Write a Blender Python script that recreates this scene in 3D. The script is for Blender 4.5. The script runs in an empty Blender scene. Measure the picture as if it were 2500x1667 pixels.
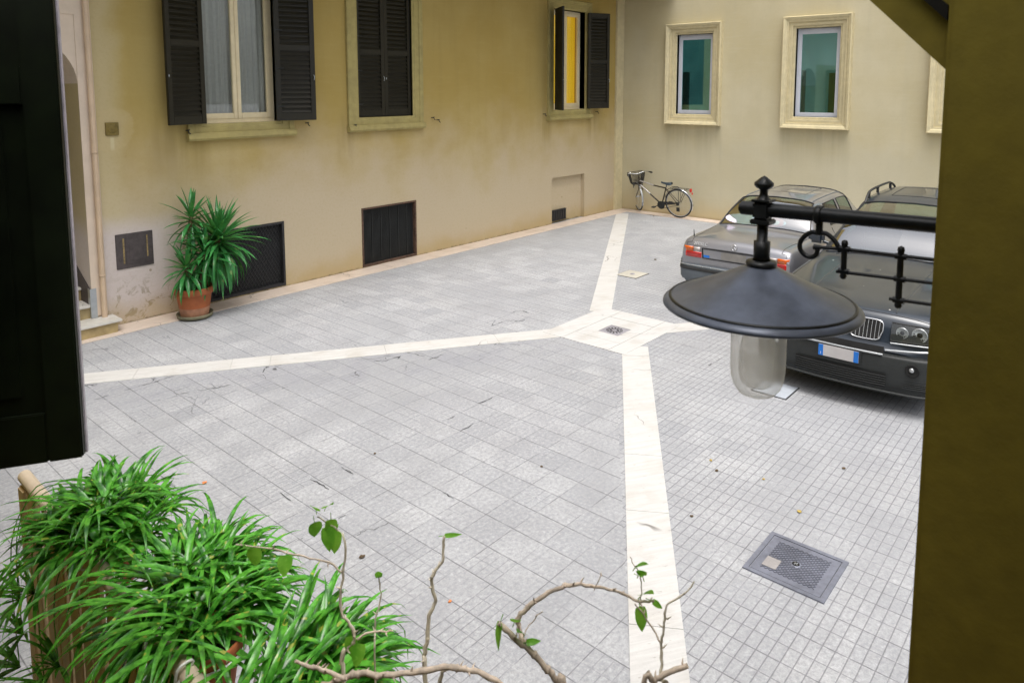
import bpy, bmesh, math, random
from mathutils import Vector, Matrix
random.seed(7)
R = math.radians
S = bpy.context.scene
COL = S.collection
PI = math.pi

# ------------------------------------------------------------------ node helpers
class NT:
    def __init__(s, name):
        s.m = bpy.data.materials.new(name); s.m.use_nodes = True
        s.t = s.m.node_tree; s.t.nodes.clear()
        s.out = s.t.nodes.new('ShaderNodeOutputMaterial')
    def n(s, typ, ins=None, **kw):
        nd = s.t.nodes.new(typ)
        for k, v in kw.items(): setattr(nd, k, v)
        for k, v in (ins or {}).items():
            sk = nd.inputs[k]
            if hasattr(v, 'is_output'): s.t.links.new(v, sk)
            else: sk.default_value = v
        return nd
    def math(s, op, a, b=0.0, c=0.0, clamp=False):
        nd = s.n('ShaderNodeMath', {0: a, 1: b, 2: c}, operation=op); nd.use_clamp = clamp
        return nd.outputs[0]
    def sep(s, v):
        nd = s.n('ShaderNodeSeparateXYZ', {0: v}); return nd.outputs[0], nd.outputs[1], nd.outputs[2]
    def comb(s, x, y, z): return s.n('ShaderNodeCombineXYZ', {0: x, 1: y, 2: z}).outputs[0]
    def pos(s): return s.n('ShaderNodeNewGeometry').outputs['Position']
    def obj(s): return s.n('ShaderNodeTexCoord').outputs['Object']
    def noise(s, vec, scale, detail=4, rough=0.55, dist=0.0):
        nd = s.n('ShaderNodeTexNoise', {'Vector': vec, 'Scale': scale, 'Detail': detail, 'Roughness': rough, 'Distortion': dist}); return nd.outputs['Fac']
    def white(s, vec): return s.n('ShaderNodeTexWhiteNoise', {'Vector': vec}, noise_dimensions='3D').outputs['Value']
    def voro(s, vec, scale, feature='DISTANCE_TO_EDGE'):
        return s.n('ShaderNodeTexVoronoi', {'Vector': vec, 'Scale': scale}, feature=feature).outputs['Distance']
    def scale(s, vec, x, y, z): return s.n('ShaderNodeVectorMath', {0: vec, 1: (x, y, z)}, operation='MULTIPLY').outputs[0]
    def ramp(s, f, a, b, lo=0.0, hi=1.0):
        nd = s.n('ShaderNodeMapRange', {'Value': f, 'From Min': a, 'From Max': b, 'To Min': lo, 'To Max': hi}, interpolation_type='SMOOTHSTEP'); return nd.outputs[0]
    def mix(s, f, a, b, mode='MIX'):
        nd = s.n('ShaderNodeMix', data_type='RGBA', blend_type=mode)
        for k, v in ((0, f), (6, a), (7, b)):
            sk = nd.inputs[k]
            if hasattr(v, 'is_output'): s.t.links.new(v, sk)
            elif k: sk.default_value = (v[0], v[1], v[2], 1)
            else: sk.default_value = v
        return nd.outputs[2]
    def bump(s, h, strength=0.3, dist=0.01, nrm=None):
        ins = {'Height': h, 'Strength': strength, 'Distance': dist}
        if nrm is not None: ins['Normal'] = nrm
        return s.n('ShaderNodeBump', ins).outputs[0]
    def bsdf(s, col, rough=0.6, metal=0.0, nrm=None, **kw):
        ins = {'Roughness': rough, 'Metallic': metal}
        ins['Base Color'] = col if hasattr(col, 'is_output') else (col[0], col[1], col[2], 1)
        if nrm is not None: ins['Normal'] = nrm
        for k, v in kw.items(): ins[k.replace('_', ' ')] = v
        b = s.n('ShaderNodeBsdfPrincipled', ins); s.fin(b.outputs[0]); return b
    def schlick(s, f0):
        f = s.n('ShaderNodeLayerWeight', {'Blend': 0.5}).outputs['Facing']
        return s.math('ADD', f0, s.math('MULTIPLY', s.math('POWER', f, 5.0), 1-f0))
    def fin(s, o): s.t.links.new(o, s.out.inputs[0])

def simple(name, col, rough=0.5, metal=0.0, var=0.15, nscale=30, bump=0.0, **kw):
    t = NT(name); p = t.obj()
    n1 = t.noise(p, nscale, 5); n2 = t.noise(p, nscale*0.13, 3)
    f = t.math('ADD', t.math('MULTIPLY', n1, 0.5), t.math('MULTIPLY', n2, 0.5))
    c = t.mix(t.ramp(f, 0.3, 0.7), [max(0, x*(1-var)) for x in col], [min(1, x*(1+var)) for x in col])
    nr = t.bump(n1, bump, 0.004) if bump else None
    rr = t.ramp(n2, 0.3, 0.7, max(0.02, rough*0.85), min(1, rough*1.15))
    t.bsdf(c, rr, metal, nr, **kw); return t.m

def glass(name, tint=(0.8, 0.9, 0.88), refl=1.0, rough=0.02, f0=0.045):
    # thin pane: see-through, tinted, Fresnel reflection
    t = NT(name)
    fac = t.math('MULTIPLY', t.schlick(f0), refl*1.5, clamp=True)
    tr = t.n('ShaderNodeBsdfTransparent', {0: (*tint, 1)}).outputs[0]
    gl = t.n('ShaderNodeBsdfGlossy', {0: (1, 1, 1, 1), 'Roughness': rough}).outputs[0]
    t.fin(t.n('ShaderNodeMixShader', {0: fac, 1: tr, 2: gl}).outputs[0]); return t.m

# ------------------------------------------------------------------ object helpers
BASE = {}
def tag(o, label=None, cat=None, group=None, kind=None):
    if label: o['label'] = label
    if cat: o['category'] = cat
    if group: o['group'] = group
    if kind: o['kind'] = kind
    return o
def thing(name, label, cat, loc=(0, 0, 0), group=None):
    o = bpy.data.objects.new(name, None); COL.objects.link(o); o.location = loc
    o.empty_display_size = 0.1; BASE[o.name] = Vector(loc)
    return tag(o, label, cat, group)

class MB:
    """collects geometry, build() links it as one mesh object"""
    def __init__(s): s.v = []; s.f = []; s.sm = []
    def add(s, vs, fs, smooth=False, M=None):
        o = len(s.v)
        for v in vs:
            v = Vector(v); s.v.append(M @ v if M is not None else v)
        for f in fs: s.f.append([i+o for i in f]); s.sm.append(smooth)
        return s
    def box(s, a, b, M=None, bev=0.0):
        x0, x1 = sorted((a[0], b[0])); y0, y1 = sorted((a[1], b[1])); z0, z1 = sorted((a[2], b[2]))
        if bev > 0:
            e = min(bev, (x1-x0)*.45, (y1-y0)*.45, (z1-z0)*.45)
            bm = bmesh.new(); bmesh.ops.create_cube(bm, size=1)
            for v in bm.verts: v.co = Vector((x0+(v.co.x+.5)*(x1-x0), y0+(v.co.y+.5)*(y1-y0), z0+(v.co.z+.5)*(z1-z0)))
            bmesh.ops.bevel(bm, geom=bm.edges[:], offset=e, segments=2, affect='EDGES')
            bm.verts.index_update()
            s.add([v.co.copy() for v in bm.verts], [[v.index for v in f.verts] for f in bm.faces], False, M); bm.free(); return s
        vs = [(x0,y0,z0),(x1,y0,z0),(x1,y1,z0),(x0,y1,z0),(x0,y0,z1),(x1,y0,z1),(x1,y1,z1),(x0,y1,z1)]
        return s.add(vs, [(0,3,2,1),(4,5,6,7),(0,1,5,4),(1,2,6,5),(2,3,7,6),(3,0,4,7)], False, M)
    def tube(s, pts, r, n=10, closed=False, caps=True, M=None):
        pts = [Vector(p) for p in pts]; m = len(pts)
        rs = list(r) if hasattr(r, '__len__') else [r]*m
        vs = []; up = None
        for i, p in enumerate(pts):
            if closed: t = pts[(i+1) % m]-pts[i-1]
            else: t = pts[min(i+1, m-1)]-pts[max(i-1, 0)]
            if t.length < 1e-9: t = Vector((0, 0, 1))
            t.normalize()
            if up is None:
                a = Vector((0, 0, 1)) if abs(t.z) < .9 else Vector((1, 0, 0))
                up = (a-t*a.dot(t)).normalized()
            else:
                up = up-t*up.dot(t)
                up = up.normalized() if up.length > 1e-6 else Vector((1, 0, 0))
            sd = t.cross(up)
            for k in range(n):
                an = 2*PI*k/n; vs.append(p+(up*math.cos(an)+sd*math.sin(an))*rs[i])
        fs = []
        for i in range(m if closed else m-1):
            j = (i+1) % m
            for k in range(n): fs.append((i*n+k, i*n+(k+1) % n, j*n+(k+1) % n, j*n+k))
        s.add(vs, fs, True, M)
        if caps and not closed:
            s.add(vs[:n], [list(range(n))[::-1]], False, M); s.add(vs[-n:], [list(range(n))], False, M)
        return s
    def lathe(s, prof, c=(0, 0, 0), n=32, M=None, smooth=True, axis='z'):
        vs = []
        for r, z in prof:
            for k in range(n):
                a = 2*PI*k/n
                if axis == 'z': vs.append((c[0]+r*math.cos(a), c[1]+r*math.sin(a), c[2]+z))
                elif axis == 'y': vs.append((c[0]+r*math.cos(a), c[1]+z, c[2]+r*math.sin(a)))
                else: vs.append((c[0]+z, c[1]+r*math.cos(a), c[2]+r*math.sin(a)))
        fs = []
        for i in range(len(prof)-1):
            for k in range(n): fs.append((i*n+k, i*n+(k+1) % n, (i+1)*n+(k+1) % n, (i+1)*n+k))
        return s.add(vs, fs, smooth, M)
    def prism(s, poly, z0, z1, M=None, f=None):
        """poly in (a,b); extruded z0..z1; f maps (a,b,h)->xyz"""
        f = f or (lambda a, b, h: (a, b, h)); n = len(poly)
        vs = [f(a, b, z0) for a, b in poly]+[f(a, b, z1) for a, b in poly]
        fs = [list(range(n))[::-1], list(range(n, 2*n))]+[(i, (i+1) % n, n+(i+1) % n, n+i) for i in range(n)]
        return s.add(vs, fs, False, M)
    def grid(s, rows, smooth=True, M=None):
        n = len(rows[0]); vs = [p for r in rows for p in r]
        fs = [(i*n+j, i*n+j+1, (i+1)*n+j+1, (i+1)*n+j) for i in range(len(rows)-1) for j in range(n-1)]
        return s.add(vs, fs, smooth, M)
    def cut(s):
        s.cuts = getattr(s, 'cuts', [])+[(len(s.v), len(s.f))]; return s
    def build_each(s, name, mat, parent):
        """one object for every piece ended by cut()"""
        out = []; v0 = f0 = 0
        for v1, f1 in s.cuts:
            m = MB(); m.v = s.v[v0:v1]; m.f = [[i-v0 for i in f] for f in s.f[f0:f1]]; m.sm = s.sm[f0:f1]
            out.append(m.build(name, mat, parent)); v0, f0 = v1, f1
        return out
    def build(s, name, mat, parent=None, mats=None, fm=None, fixn=False, merge=0.0):
        off = BASE.get(parent.name, Vector()) if parent else Vector()
        me = bpy.data.meshes.new(name)
        me.from_pydata([v-off for v in s.v], [], s.f)
        for p, sm in zip(me.polygons, s.sm): p.use_smooth = sm
        if mats:
            for m in mats: me.materials.append(m)
            for p, i in zip(me.polygons, fm): p.material_index = i
        else: me.materials.append(mat)
        if fixn or merge:
            bm = bmesh.new(); bm.from_mesh(me)
            if merge: bmesh.ops.remove_doubles(bm, verts=bm.verts[:], dist=merge)
            bmesh.ops.recalc_face_normals(bm, faces=bm.faces[:]); bm.to_mesh(me); bm.free()
        me.update()
        o = bpy.data.objects.new(name, me); COL.objects.link(o)
        if parent: o.parent = parent; BASE[o.name] = off
        return o
def add_subsurf(o, lv=2):
    m = o.modifiers.new('subd', 'SUBSURF'); m.levels = lv; m.render_levels = lv
def copy_tree(o, parent=None):
    c = o.copy(); COL.objects.link(c); c.parent = parent
    if parent: c.matrix_parent_inverse = o.matrix_parent_inverse
    for ch in list(o.children): copy_tree(ch, c)
    return c
def text_mesh(mb, body, M, size=0.1, ext=0.002, shear=0.0):
    cu = bpy.data.curves.new('letters', 'FONT'); cu.body = body; cu.size = size; cu.extrude = ext; cu.shear = shear
    cu.align_x = 'CENTER'; cu.align_y = 'CENTER'; cu.resolution_u = 3
    o = bpy.data.objects.new('letters', cu); COL.objects.link(o)
    dg = bpy.context.evaluated_depsgraph_get(); me = bpy.data.meshes.new_from_object(o.evaluated_get(dg))
    mb.add([v.co.copy() for v in me.vertices], [list(p.vertices) for p in me.polygons], False, M)
    bpy.data.objects.remove(o); bpy.data.curves.remove(cu); bpy.data.meshes.remove(me)

def smooth_pts(pts): return [Vector(a).lerp(Vector(b), k/4) for a, b in zip(pts, pts[1:]) for k in range(4)]+[Vector(pts[-1])]
# ------------------------------------------------------------------ materials
def paving(name, ox, oy, pitch, wear, shade, subw=0.55):
    t = NT(name); p = t.pos(); x, y, z = t.sep(p)
    warp = t.noise(p, 1.3, 2)
    u = t.math('DIVIDE', t.math('SUBTRACT', x, ox), pitch); v = t.math('DIVIDE', t.math('SUBTRACT', y, oy), pitch)
    def line(a, mul, w):
        a2 = t.math('MULTIPLY', a, mul); fr = t.math('FRACT', t.math('ADD', a2, 0.5))
        d = t.math('MULTIPLY', t.math('ABSOLUTE', t.math('SUBTRACT', fr, 0.5)), pitch/mul)
        return t.ramp(d, w, w*0.25, 0.0, 1.0)
    cell = t.comb(t.math('FLOOR', u), t.math('FLOOR', v), 0.0)
    rnd = t.white(cell); rnd2 = t.white(t.n('ShaderNodeVectorMath', {0: cell, 1: (7.3, 2.1, 4.0)}, operation='ADD').outputs[0])
    big = t.noise(p, 0.55, 3); med = t.noise(p, 2.2, 4); fine = t.noise(p, 95, 3, 0.7); grit = t.noise(p, 260, 2, 0.6)
    gx = line(u, 1, 0.0056); gy = line(v, 1, 0.0046); main = t.math('MAXIMUM', gx, t.math('MULTIPLY', gy, t.ramp(t.noise(p, 4.0, 2), 0.35, 0.6, 0.25, 0.95)))
    sx = line(u, 2, 0.0048); sy = line(v, 4, 0.0048); sub = t.math('MAXIMUM', sx, sy)
    # worn tiles lose their grooves
    keep = t.ramp(t.math('ADD', t.math('ADD', t.math('MULTIPLY', big, 1.0), t.math('MULTIPLY', rnd, 0.35)), t.math('MULTIPLY', med, 0.35)), wear-0.1, wear+0.16, 0.10, 1.0)
    sub = t.math('MULTIPLY', sub, keep)
    brk = t.ramp(t.noise(p, 9, 3), 0.30, 0.55, 0.35, 1.0)
    groove = t.math('MAXIMUM', t.math('MULTIPLY', main, brk), t.math('MULTIPLY', sub, subw))
    b = shade
    base = t.mix(t.ramp(med, 0.3, 0.7), (0.83*b, 0.83*b, 0.84*b), (1.1*b, 1.1*b, 1.09*b))
    base = t.mix(t.ramp(rnd2, 0.25, 1.0, 0, 0.55), base, (0.74*b, 0.75*b, 0.77*b))
    base = t.mix(t.ramp(big, 0.56, 0.74, 0, 0.4), base, (1.0*b, 0.965*b, 0.90*b))
    base = t.mix(t.ramp(rnd, 0.86, 0.98, 0, 0.36), base, (0.64*b, 0.66*b, 0.69*b))
    base = t.mix(t.ramp(fine, 0.35, 0.68, 0.0, 0.42), base, (0.58*b, 0.585*b, 0.60*b))
    base = t.mix(t.ramp(grit, 0.52, 0.70, 0.0, 0.38), base, (0.46*b, 0.46*b, 0.48*b))
    base = t.mix(t.ramp(grit, 0.42, 0.25, 0.0, 0.5), base, (1.35*b, 1.35*b, 1.34*b))
    mott = t.noise(p, 34, 4, 0.75); mott2 = t.noise(p, 8, 5, 0.7)
    base = t.mix(t.ramp(mott, 0.40, 0.68, 0.0, 0.62), base, (0.50*b, 0.505*b, 0.52*b))
    base = t.mix(t.ramp(mott, 0.44, 0.30, 0.0, 0.55), base, (1.28*b, 1.28*b, 1.27*b))
    base = t.mix(t.ramp(mott2, 0.52, 0.72, 0.0, 0.32), base, (0.60*b, 0.60*b, 0.60*b))
    blot = t.noise(t.n('ShaderNodeVectorMath', {0: p, 1: (31.0, 12.0, 0.0)}, operation='ADD').outputs[0], 0.42, 5, 0.62)
    base = t.mix(t.ramp(blot, 0.46, 0.62, 0.0, 0.42), base, (0.66*b, 0.665*b, 0.68*b))
    # crack network, only in some places
    cr = t.voro(t.n('ShaderNodeVectorMath', {0: p, 1: t.scale(t.n('ShaderNodeTexNoise', {'Vector': p, 'Scale': 3.0, 'Detail': 4.0}).outputs['Color'], 0.35, 0.35, 0)}, operation='ADD').outputs[0], 2.3)
    crm = t.math('MULTIPLY', t.ramp(cr, 0.014, 0.003), t.ramp(t.noise(p, 0.9, 2), 0.64, 0.70))
    # joints broken open near the diagonal band
    dl = t.math('ABSOLUTE', t.math('ADD', t.math('ADD', t.math('MULTIPLY', x, 0.553), t.math('MULTIPLY', y, 0.833)), 9.0))
    nearb = t.ramp(dl, 0.75, 0.12)
    chunk = t.math('MULTIPLY', t.math('MULTIPLY', nearb, t.ramp(t.noise(p, 2.6, 3), 0.60, 0.68)), t.math('MAXIMUM', t.ramp(cr, 0.022, 0.008), t.math('MULTIPLY', groove, t.ramp(t.noise(p, 12, 3), 0.45, 0.6))))
    base = t.mix(t.math('MULTIPLY', nearb, t.ramp(med, 0.4, 0.6, 0.0, 0.45)), base, (0.55*b, 0.55*b, 0.59*b))
    dirt = t.ramp(t.noise(t.scale(p, 1, 1, 1), 14, 3), 0.62, 0.8, 0, 0.5)
    base = t.mix(dirt, base, (0.75*b, 0.74*b, 0.71*b))
    base = t.mix(1.0, base, (0.965, 0.985, 1.025), 'MULTIPLY'); col = t.mix(t.math('MULTIPLY', groove, 0.80), base, (0.13, 0.13, 0.142))
    col = t.mix(t.math('MULTIPLY', crm, 0.35), col, (0.05, 0.05, 0.055))
    col = t.mix(chunk, col, (0.035, 0.035, 0.04))
    h = t.math('SUBTRACT', t.math('ADD', t.math('MULTIPLY', fine, 0.12), t.math('MULTIPLY', rnd, 0.12)), t.math('MAXIMUM', groove, t.math('MAXIMUM', crm, chunk)))
    t.bsdf(col, t.ramp(med, 0.3, 0.7, 0.55, 0.75), 0, t.bump(h, 0.5, 0.006)); return t.m

def travertine(name, col, ang=0.0, pink=0.0, dirt=0.5):
    t = NT(name); p = t.pos()
    rot = t.n('ShaderNodeVectorRotate', {'Vector': p, 'Angle': ang}, rotation_type='Z_AXIS').outputs[0]
    vein = t.noise(t.scale(rot, 1.2, 16, 6), 2.2, 6, 0.6, 0.6); med = t.noise(p, 3, 4); fine = t.noise(p, 70, 4, 0.65)
    pits = t.noise(t.scale(rot, 14, 60, 30), 1.0, 3)
    c = t.mix(t.ramp(vein, 0.3, 0.75), [v*0.90 for v in col], [min(1, v*1.06) for v in col])
    c = t.mix(t.ramp(med, 0.45, 0.75, 0, dirt), c, (col[0]*0.76, col[1]*0.72, col[2]*0.66))
    c = t.mix(t.ramp(pits, 0.66, 0.74, 0, 0.55), c, (col[0]*0.45, col[1]*0.42, col[2]*0.38))
    c = t.mix(t.ramp(fine, 0.5, 0.8, 0, 0.35), c, (col[0]*0.75, col[1]*0.74, col[2]*0.72))
    cr = t.math('MULTIPLY', t.ramp(t.voro(t.n('ShaderNodeVectorMath', {0: p, 1: t.scale(t.n('ShaderNodeTexNoise', {'Vector': p, 'Scale': 4.0}).outputs['Color'], .3, .3, 0)}, operation='ADD').outputs[0], 1.3), 0.008, 0.002), t.ramp(t.noise(p, 1.1, 2), 0.55, 0.62))
    c = t.mix(t.math('MULTIPLY', cr, 0.8), c, (0.12, 0.11, 0.1))
    t.bsdf(c, 0.55, 0, t.bump(t.math('SUBTRACT', fine, t.math('MULTIPLY', pits, 0.6)), 0.2, 0.003)); return t.m

def plaster_left():
    t = NT('ochre_plaster'); p = t.pos(); x, y, z = t.sep(p)
    big = t.noise(p, 0.5, 4); med = t.noise(p, 1.7, 5); str_ = t.noise(t.scale(p, 5.0, 5.0, 0.35), 1.0, 4); fine = t.noise(p, 26, 5, 0.65); bru = t.noise(t.scale(p, 2, 2, 18), 1.0, 4)
    c = t.mix(t.ramp(big, 0.32, 0.7), (0.402, 0.288, 0.076), (0.455, 0.348, 0.123))
    c = t.mix(t.ramp(med, 0.35, 0.75, 0, 0.45), c, (0.377, 0.276, 0.077))
    c = t.mix(t.ramp(str_, 0.48, 0.75, 0, 0.40), c, (0.362, 0.266, 0.078))
    c = t.mix(t.ramp(bru, 0.5, 0.8, 0, 0.25), c, (0.491, 0.380, 0.144))
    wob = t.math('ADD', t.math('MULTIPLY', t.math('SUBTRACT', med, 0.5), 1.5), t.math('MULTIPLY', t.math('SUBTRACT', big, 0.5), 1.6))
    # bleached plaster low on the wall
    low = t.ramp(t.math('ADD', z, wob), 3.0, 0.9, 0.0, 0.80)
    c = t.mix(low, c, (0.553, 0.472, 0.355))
    # paler band left of the first window
    pale = t.ramp(t.math('ADD', x, t.math('MULTIPLY', wob, 0.25)), -11.85, -12.15, 0, 0.7)
    c = t.mix(pale, c, (0.541, 0.460, 0.278))
    # greyish patch of old render round the small vent, with peeling at the foot
    gx = t.ramp(t.math('ADD', x, t.math('MULTIPLY', wob, 0.2)), -11.1, -11.6); gz = t.ramp(t.math('ADD', z, t.math('MULTIPLY', wob, 0.15)), 1.5, 1.15)
    c = t.mix(t.math('MULTIPLY', gx, t.math('MULTIPLY', gz, 0.92)), c, (0.605, 0.539, 0.519))
    pe = t.noise(p, 5.5, 6, 0.7, 0.8); pz = t.ramp(z, 0.75, 0.2); px = t.ramp(x, -10.9, -11.3)
    peel = t.math('MULTIPLY', t.math('MULTIPLY', t.ramp(pe, 0.53, 0.60), pz), px)
    c = t.mix(t.math('MULTIPLY', peel, 0.7), c, (0.238, 0.194, 0.107))
    # rising damp: brownish foot
    foot = t.ramp(t.math('ADD', z, t.math('MULTIPLY', wob, 0.35)), 0.45, 0.0, 0, 0.55)
    c = t.mix(foot, c, (0.420, 0.301, 0.107))
    edge = t.math('MULTIPLY', t.ramp(t.math('ADD', z, t.math('MULTIPLY', t.math('SUBTRACT', pe, 0.5), 0.12)), 0.035, 0.0), 0.8)
    c = t.mix(edge, c, (0.116, 0.090, 0.042))
    # repaired disc of render round the wall box
    d = t.n('ShaderNodeVectorMath', {0: p, 1: (-12.10, 0, 2.56)}, operation='DISTANCE').outputs['Value']
    c = t.mix(t.ramp(t.math('ADD', d, t.math('MULTIPLY', t.math('SUBTRACT', t.noise(p, 4.5, 3), 0.5), 0.22)), 0.30, 0.26, 0, 0.34), c, (0.536, 0.430, 0.223))
    drip = t.math('MULTIPLY', t.ramp(t.math('ABSOLUTE', t.math('ADD', x, 12.10)), 0.035, 0.012), t.math('MULTIPLY', t.ramp(z, 2.49, 2.46), t.ramp(z, 2.28, 2.36)))
    c = t.mix(t.math('MULTIPLY', drip, 0.7), c, (0.615, 0.558, 0.345))
    # darker streaks at the ends of the three sills
    for xa, xb in ((-11.6, -10.9), (-8.6, -8.35), (-3.35, -3.0), (-1.5, -1.2)):
        m = t.math('MULTIPLY', t.math('MULTIPLY', t.ramp(x, xa-0.15, xa+0.12), t.ramp(x, xb+0.15, xb-0.1)), t.math('MULTIPLY', t.ramp(z, 1.6, 2.3), t.ramp(z, 2.9, 2.4)))
        c = t.mix(t.math('MULTIPLY', t.math('MULTIPLY', m, 0.5), t.ramp(str_, 0.3, 0.6)), c, (0.247, 0.180, 0.054))
    c = t.mix(t.ramp(fine, 0.45, 0.8, 0, 0.22), c, (0.333, 0.250, 0.086))
    spots = t.math('MULTIPLY', t.ramp(t.voro(p, 2.1, 'F1'), 0.045, 0.03), t.ramp(t.noise(p, 0.8), 0.5, 0.6))
    c = t.mix(t.math('MULTIPLY', spots, 0.6), c, (0.180, 0.129, 0.042))
    h = t.math('ADD', t.math('MULTIPLY', fine, 0.4), t.math('SUBTRACT', t.math('MULTIPLY', med, 1.2), t.math('MULTIPLY', peel, 1.0)))
    t.bsdf(c, 0.85, 0, t.bump(h, 0.35, 0.012)); return t.m

def plaster_back():
    t = NT('khaki_plaster'); p = t.pos(); x, y, z = t.sep(p)
    big = t.noise(p, 0.6, 4); med = t.noise(p, 1.9, 5); str_ = t.noise(t.scale(p, 5.0, 5.0, 0.3), 1.0, 4); fine = t.noise(p, 24, 5, 0.65); bru = t.noise(t.scale(p, 1.5, 1.5, 16), 1.0, 4)
    c = t.mix(t.ramp(big, 0.3, 0.7), (0.544, 0.477, 0.292), (0.599, 0.544, 0.380))
    c = t.mix(t.ramp(med, 0.4, 0.75, 0, 0.35), c, (0.479, 0.422, 0.256))
    c = t.mix(t.ramp(str_, 0.45, 0.75, 0, 0.28), c, (0.497, 0.454, 0.316))
    c = t.mix(t.ramp(bru, 0.5, 0.8, 0, 0.22), c, (0.632, 0.587, 0.445))
    wob = t.math('MULTIPLY', t.math('SUBTRACT', med, 0.5), 1.2)
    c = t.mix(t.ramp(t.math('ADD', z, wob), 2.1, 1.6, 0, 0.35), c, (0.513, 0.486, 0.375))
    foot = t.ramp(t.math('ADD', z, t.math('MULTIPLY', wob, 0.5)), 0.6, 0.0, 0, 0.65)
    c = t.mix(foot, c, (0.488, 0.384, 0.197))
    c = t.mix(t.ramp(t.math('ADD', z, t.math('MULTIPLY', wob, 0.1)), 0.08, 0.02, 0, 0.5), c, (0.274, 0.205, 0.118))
    for ya, yb in ((-2.7, -1.25), (-5.5, -4.05)):
        m = t.math('MULTIPLY', t.math('MULTIPLY', t.ramp(y, ya-0.05, ya+0.05), t.ramp(y, yb+0.05, yb-0.05)), t.math('MULTIPLY', t.ramp(z, 1.0, 2.2), 0.4))
        m = t.math('MULTIPLY', m, t.ramp(z, 2.3, 2.2))
        c = t.mix(t.math('MULTIPLY', m, t.ramp(str_, 0.35, 0.65)), c, (0.376, 0.339, 0.207))
    c = t.mix(t.ramp(fine, 0.45, 0.8, 0, 0.18), c, (0.428, 0.384, 0.248))
    h = t.math('ADD', t.math('MULTIPLY', fine, 0.4), t.math('MULTIPLY', med, 1.2))
    t.bsdf(c, 0.85, 0, t.bump(h, 0.3, 0.012)); return t.m

def leafmat(name, a, b, tip=None, rough=0.38, sc=14, trans=0.25):
    t = NT(name); p = t.obj()
    n1 = t.noise(p, sc, 2); n2 = t.noise(p, sc*6, 2)
    c = t.mix(t.ramp(n1, 0.32, 0.68), a, b)
    c = t.mix(t.ramp(n2, 0.5, 0.8, 0, 0.35), c, [min(1, x*1.6) for x in b])
    if tip: c = t.mix(t.ramp(t.noise(p, sc*1.7, 1), 0.66, 0.74, 0, 0.8), c, tip)
    bs = t.bsdf(c, rough, 0, None)
    tr = t.n('ShaderNodeBsdfTranslucent', {0: t.mix(0.5, c, (0.25, 0.5, 0.03))}).outputs[0]
    t.fin(t.n('ShaderNodeMixShader', {0: trans, 1: bs.outputs[0], 2: tr}).outputs[0]); return t.m

def carpaint(name, col, metal=0.55, rough=0.32, dust=0.25, coat=1.0, spots=0.0):
    t = NT(name); p = t.obj()
    fl = t.noise(p, 900, 1); d = t.noise(p, 2.2, 5); d2 = t.noise(p, 60, 3); x, y, z = t.sep(t.n('ShaderNodeNewGeometry').outputs['Normal'])
    c = t.mix(t.ramp(fl, 0.3, 0.7, 0, 0.5), col, [v*1.4 for v in col])
    dm = t.math('MULTIPLY', t.ramp(z, 0.4, 1.0), t.ramp(t.math('ADD', t.math('MULTIPLY', d, 0.7), t.math('MULTIPLY', d2, 0.3)), 0.35, 0.7, 0.0, dust))
    c = t.mix(dm, c, (0.38, 0.385, 0.39))
    if spots:
        v = t.n('ShaderNodeTexVoronoi', {'Vector': p, 'Scale': 5.5, 'Randomness': 1.0}, feature='F1')
        sp = t.math('MULTIPLY', t.ramp(t.math('SUBTRACT', v.outputs['Distance'], t.math('MULTIPLY', t.sep(v.outputs['Color'])[0], 0.05)), 0.035, 0.015), t.ramp(z, 0.5, 0.8))
        c = t.mix(t.math('MULTIPLY', sp, spots), c, (0.78, 0.78, 0.76))
    t.bsdf(c, t.math('ADD', rough, t.math('MULTIPLY', dm, 0.4)), metal, None, Coat_Weight=coat, Coat_Roughness=t.math('ADD', 0.03, t.math('MULTIPLY', dm, 0.5))); return t.m

M = {}
M['pave_a'] = paving('worn_grey_tiles', -12.093, -4.42, 0.2645, 0.88, 0.46)
M['pave_b'] = paving('grooved_grey_tiles', -10.69, -7.86, 0.2720, 0.66, 0.475, 0.74)
M['pave_c'] = paving('grey_tiles_by_the_wall', -12.093, -0.42, 0.2645, 0.82, 0.485)
M['trav'] = travertine('white_travertine', (0.575, 0.57, 0.555), R(33))
M['trav2'] = travertine('white_travertine_slab', (0.575, 0.572, 0.565), 0.4)
M['kerb'] = travertine('pinkish_travertine', (0.66, 0.56, 0.48), 0.0, dirt=0.6)
M['step'] = travertine('marble_step', (0.66, 0.645, 0.60), 0.0, dirt=0.6)
M['riser'] = simple('ochre_riser', (0.36, 0.28, 0.14), 0.8, 0, 0.3, 9, 0.2)
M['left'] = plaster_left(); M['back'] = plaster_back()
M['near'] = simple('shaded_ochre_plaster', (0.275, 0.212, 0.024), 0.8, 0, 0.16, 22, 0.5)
M['pink'] = simple('pale_pink_plaster', (0.68, 0.57, 0.46), 0.85, 0, 0.08, 6, 0.15)
M['surr_l'] = simple('ochre_stucco_trim', (0.37, 0.31, 0.12), 0.8, 0, 0.16, 10, 0.15)
M['surr_b'] = simple('cream_stucco_trim', (0.60, 0.525, 0.325), 0.75, 0, 0.12, 10, 0.12)
M['shutter'] = simple('dark_green_paint', (0.013, 0.011, 0.0048), 0.5, 0, 0.3, 18, 0.08, Specular_IOR_Level=0.4)
M['shutrail'] = M['shutter']
M['cream'] = simple('cream_window_paint', (0.74, 0.64, 0.42), 0.45, 0, 0.08, 12)
M['white'] = simple('white_aluminium', (0.62, 0.64, 0.70), 0.4, 0, 0.05, 12)
M['pane'] = glass('clear_pane', (0.88, 0.9, 0.9), 0.8)
t = NT('green_tinted_pane'); fr = t.schlick(0.10)
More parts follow.
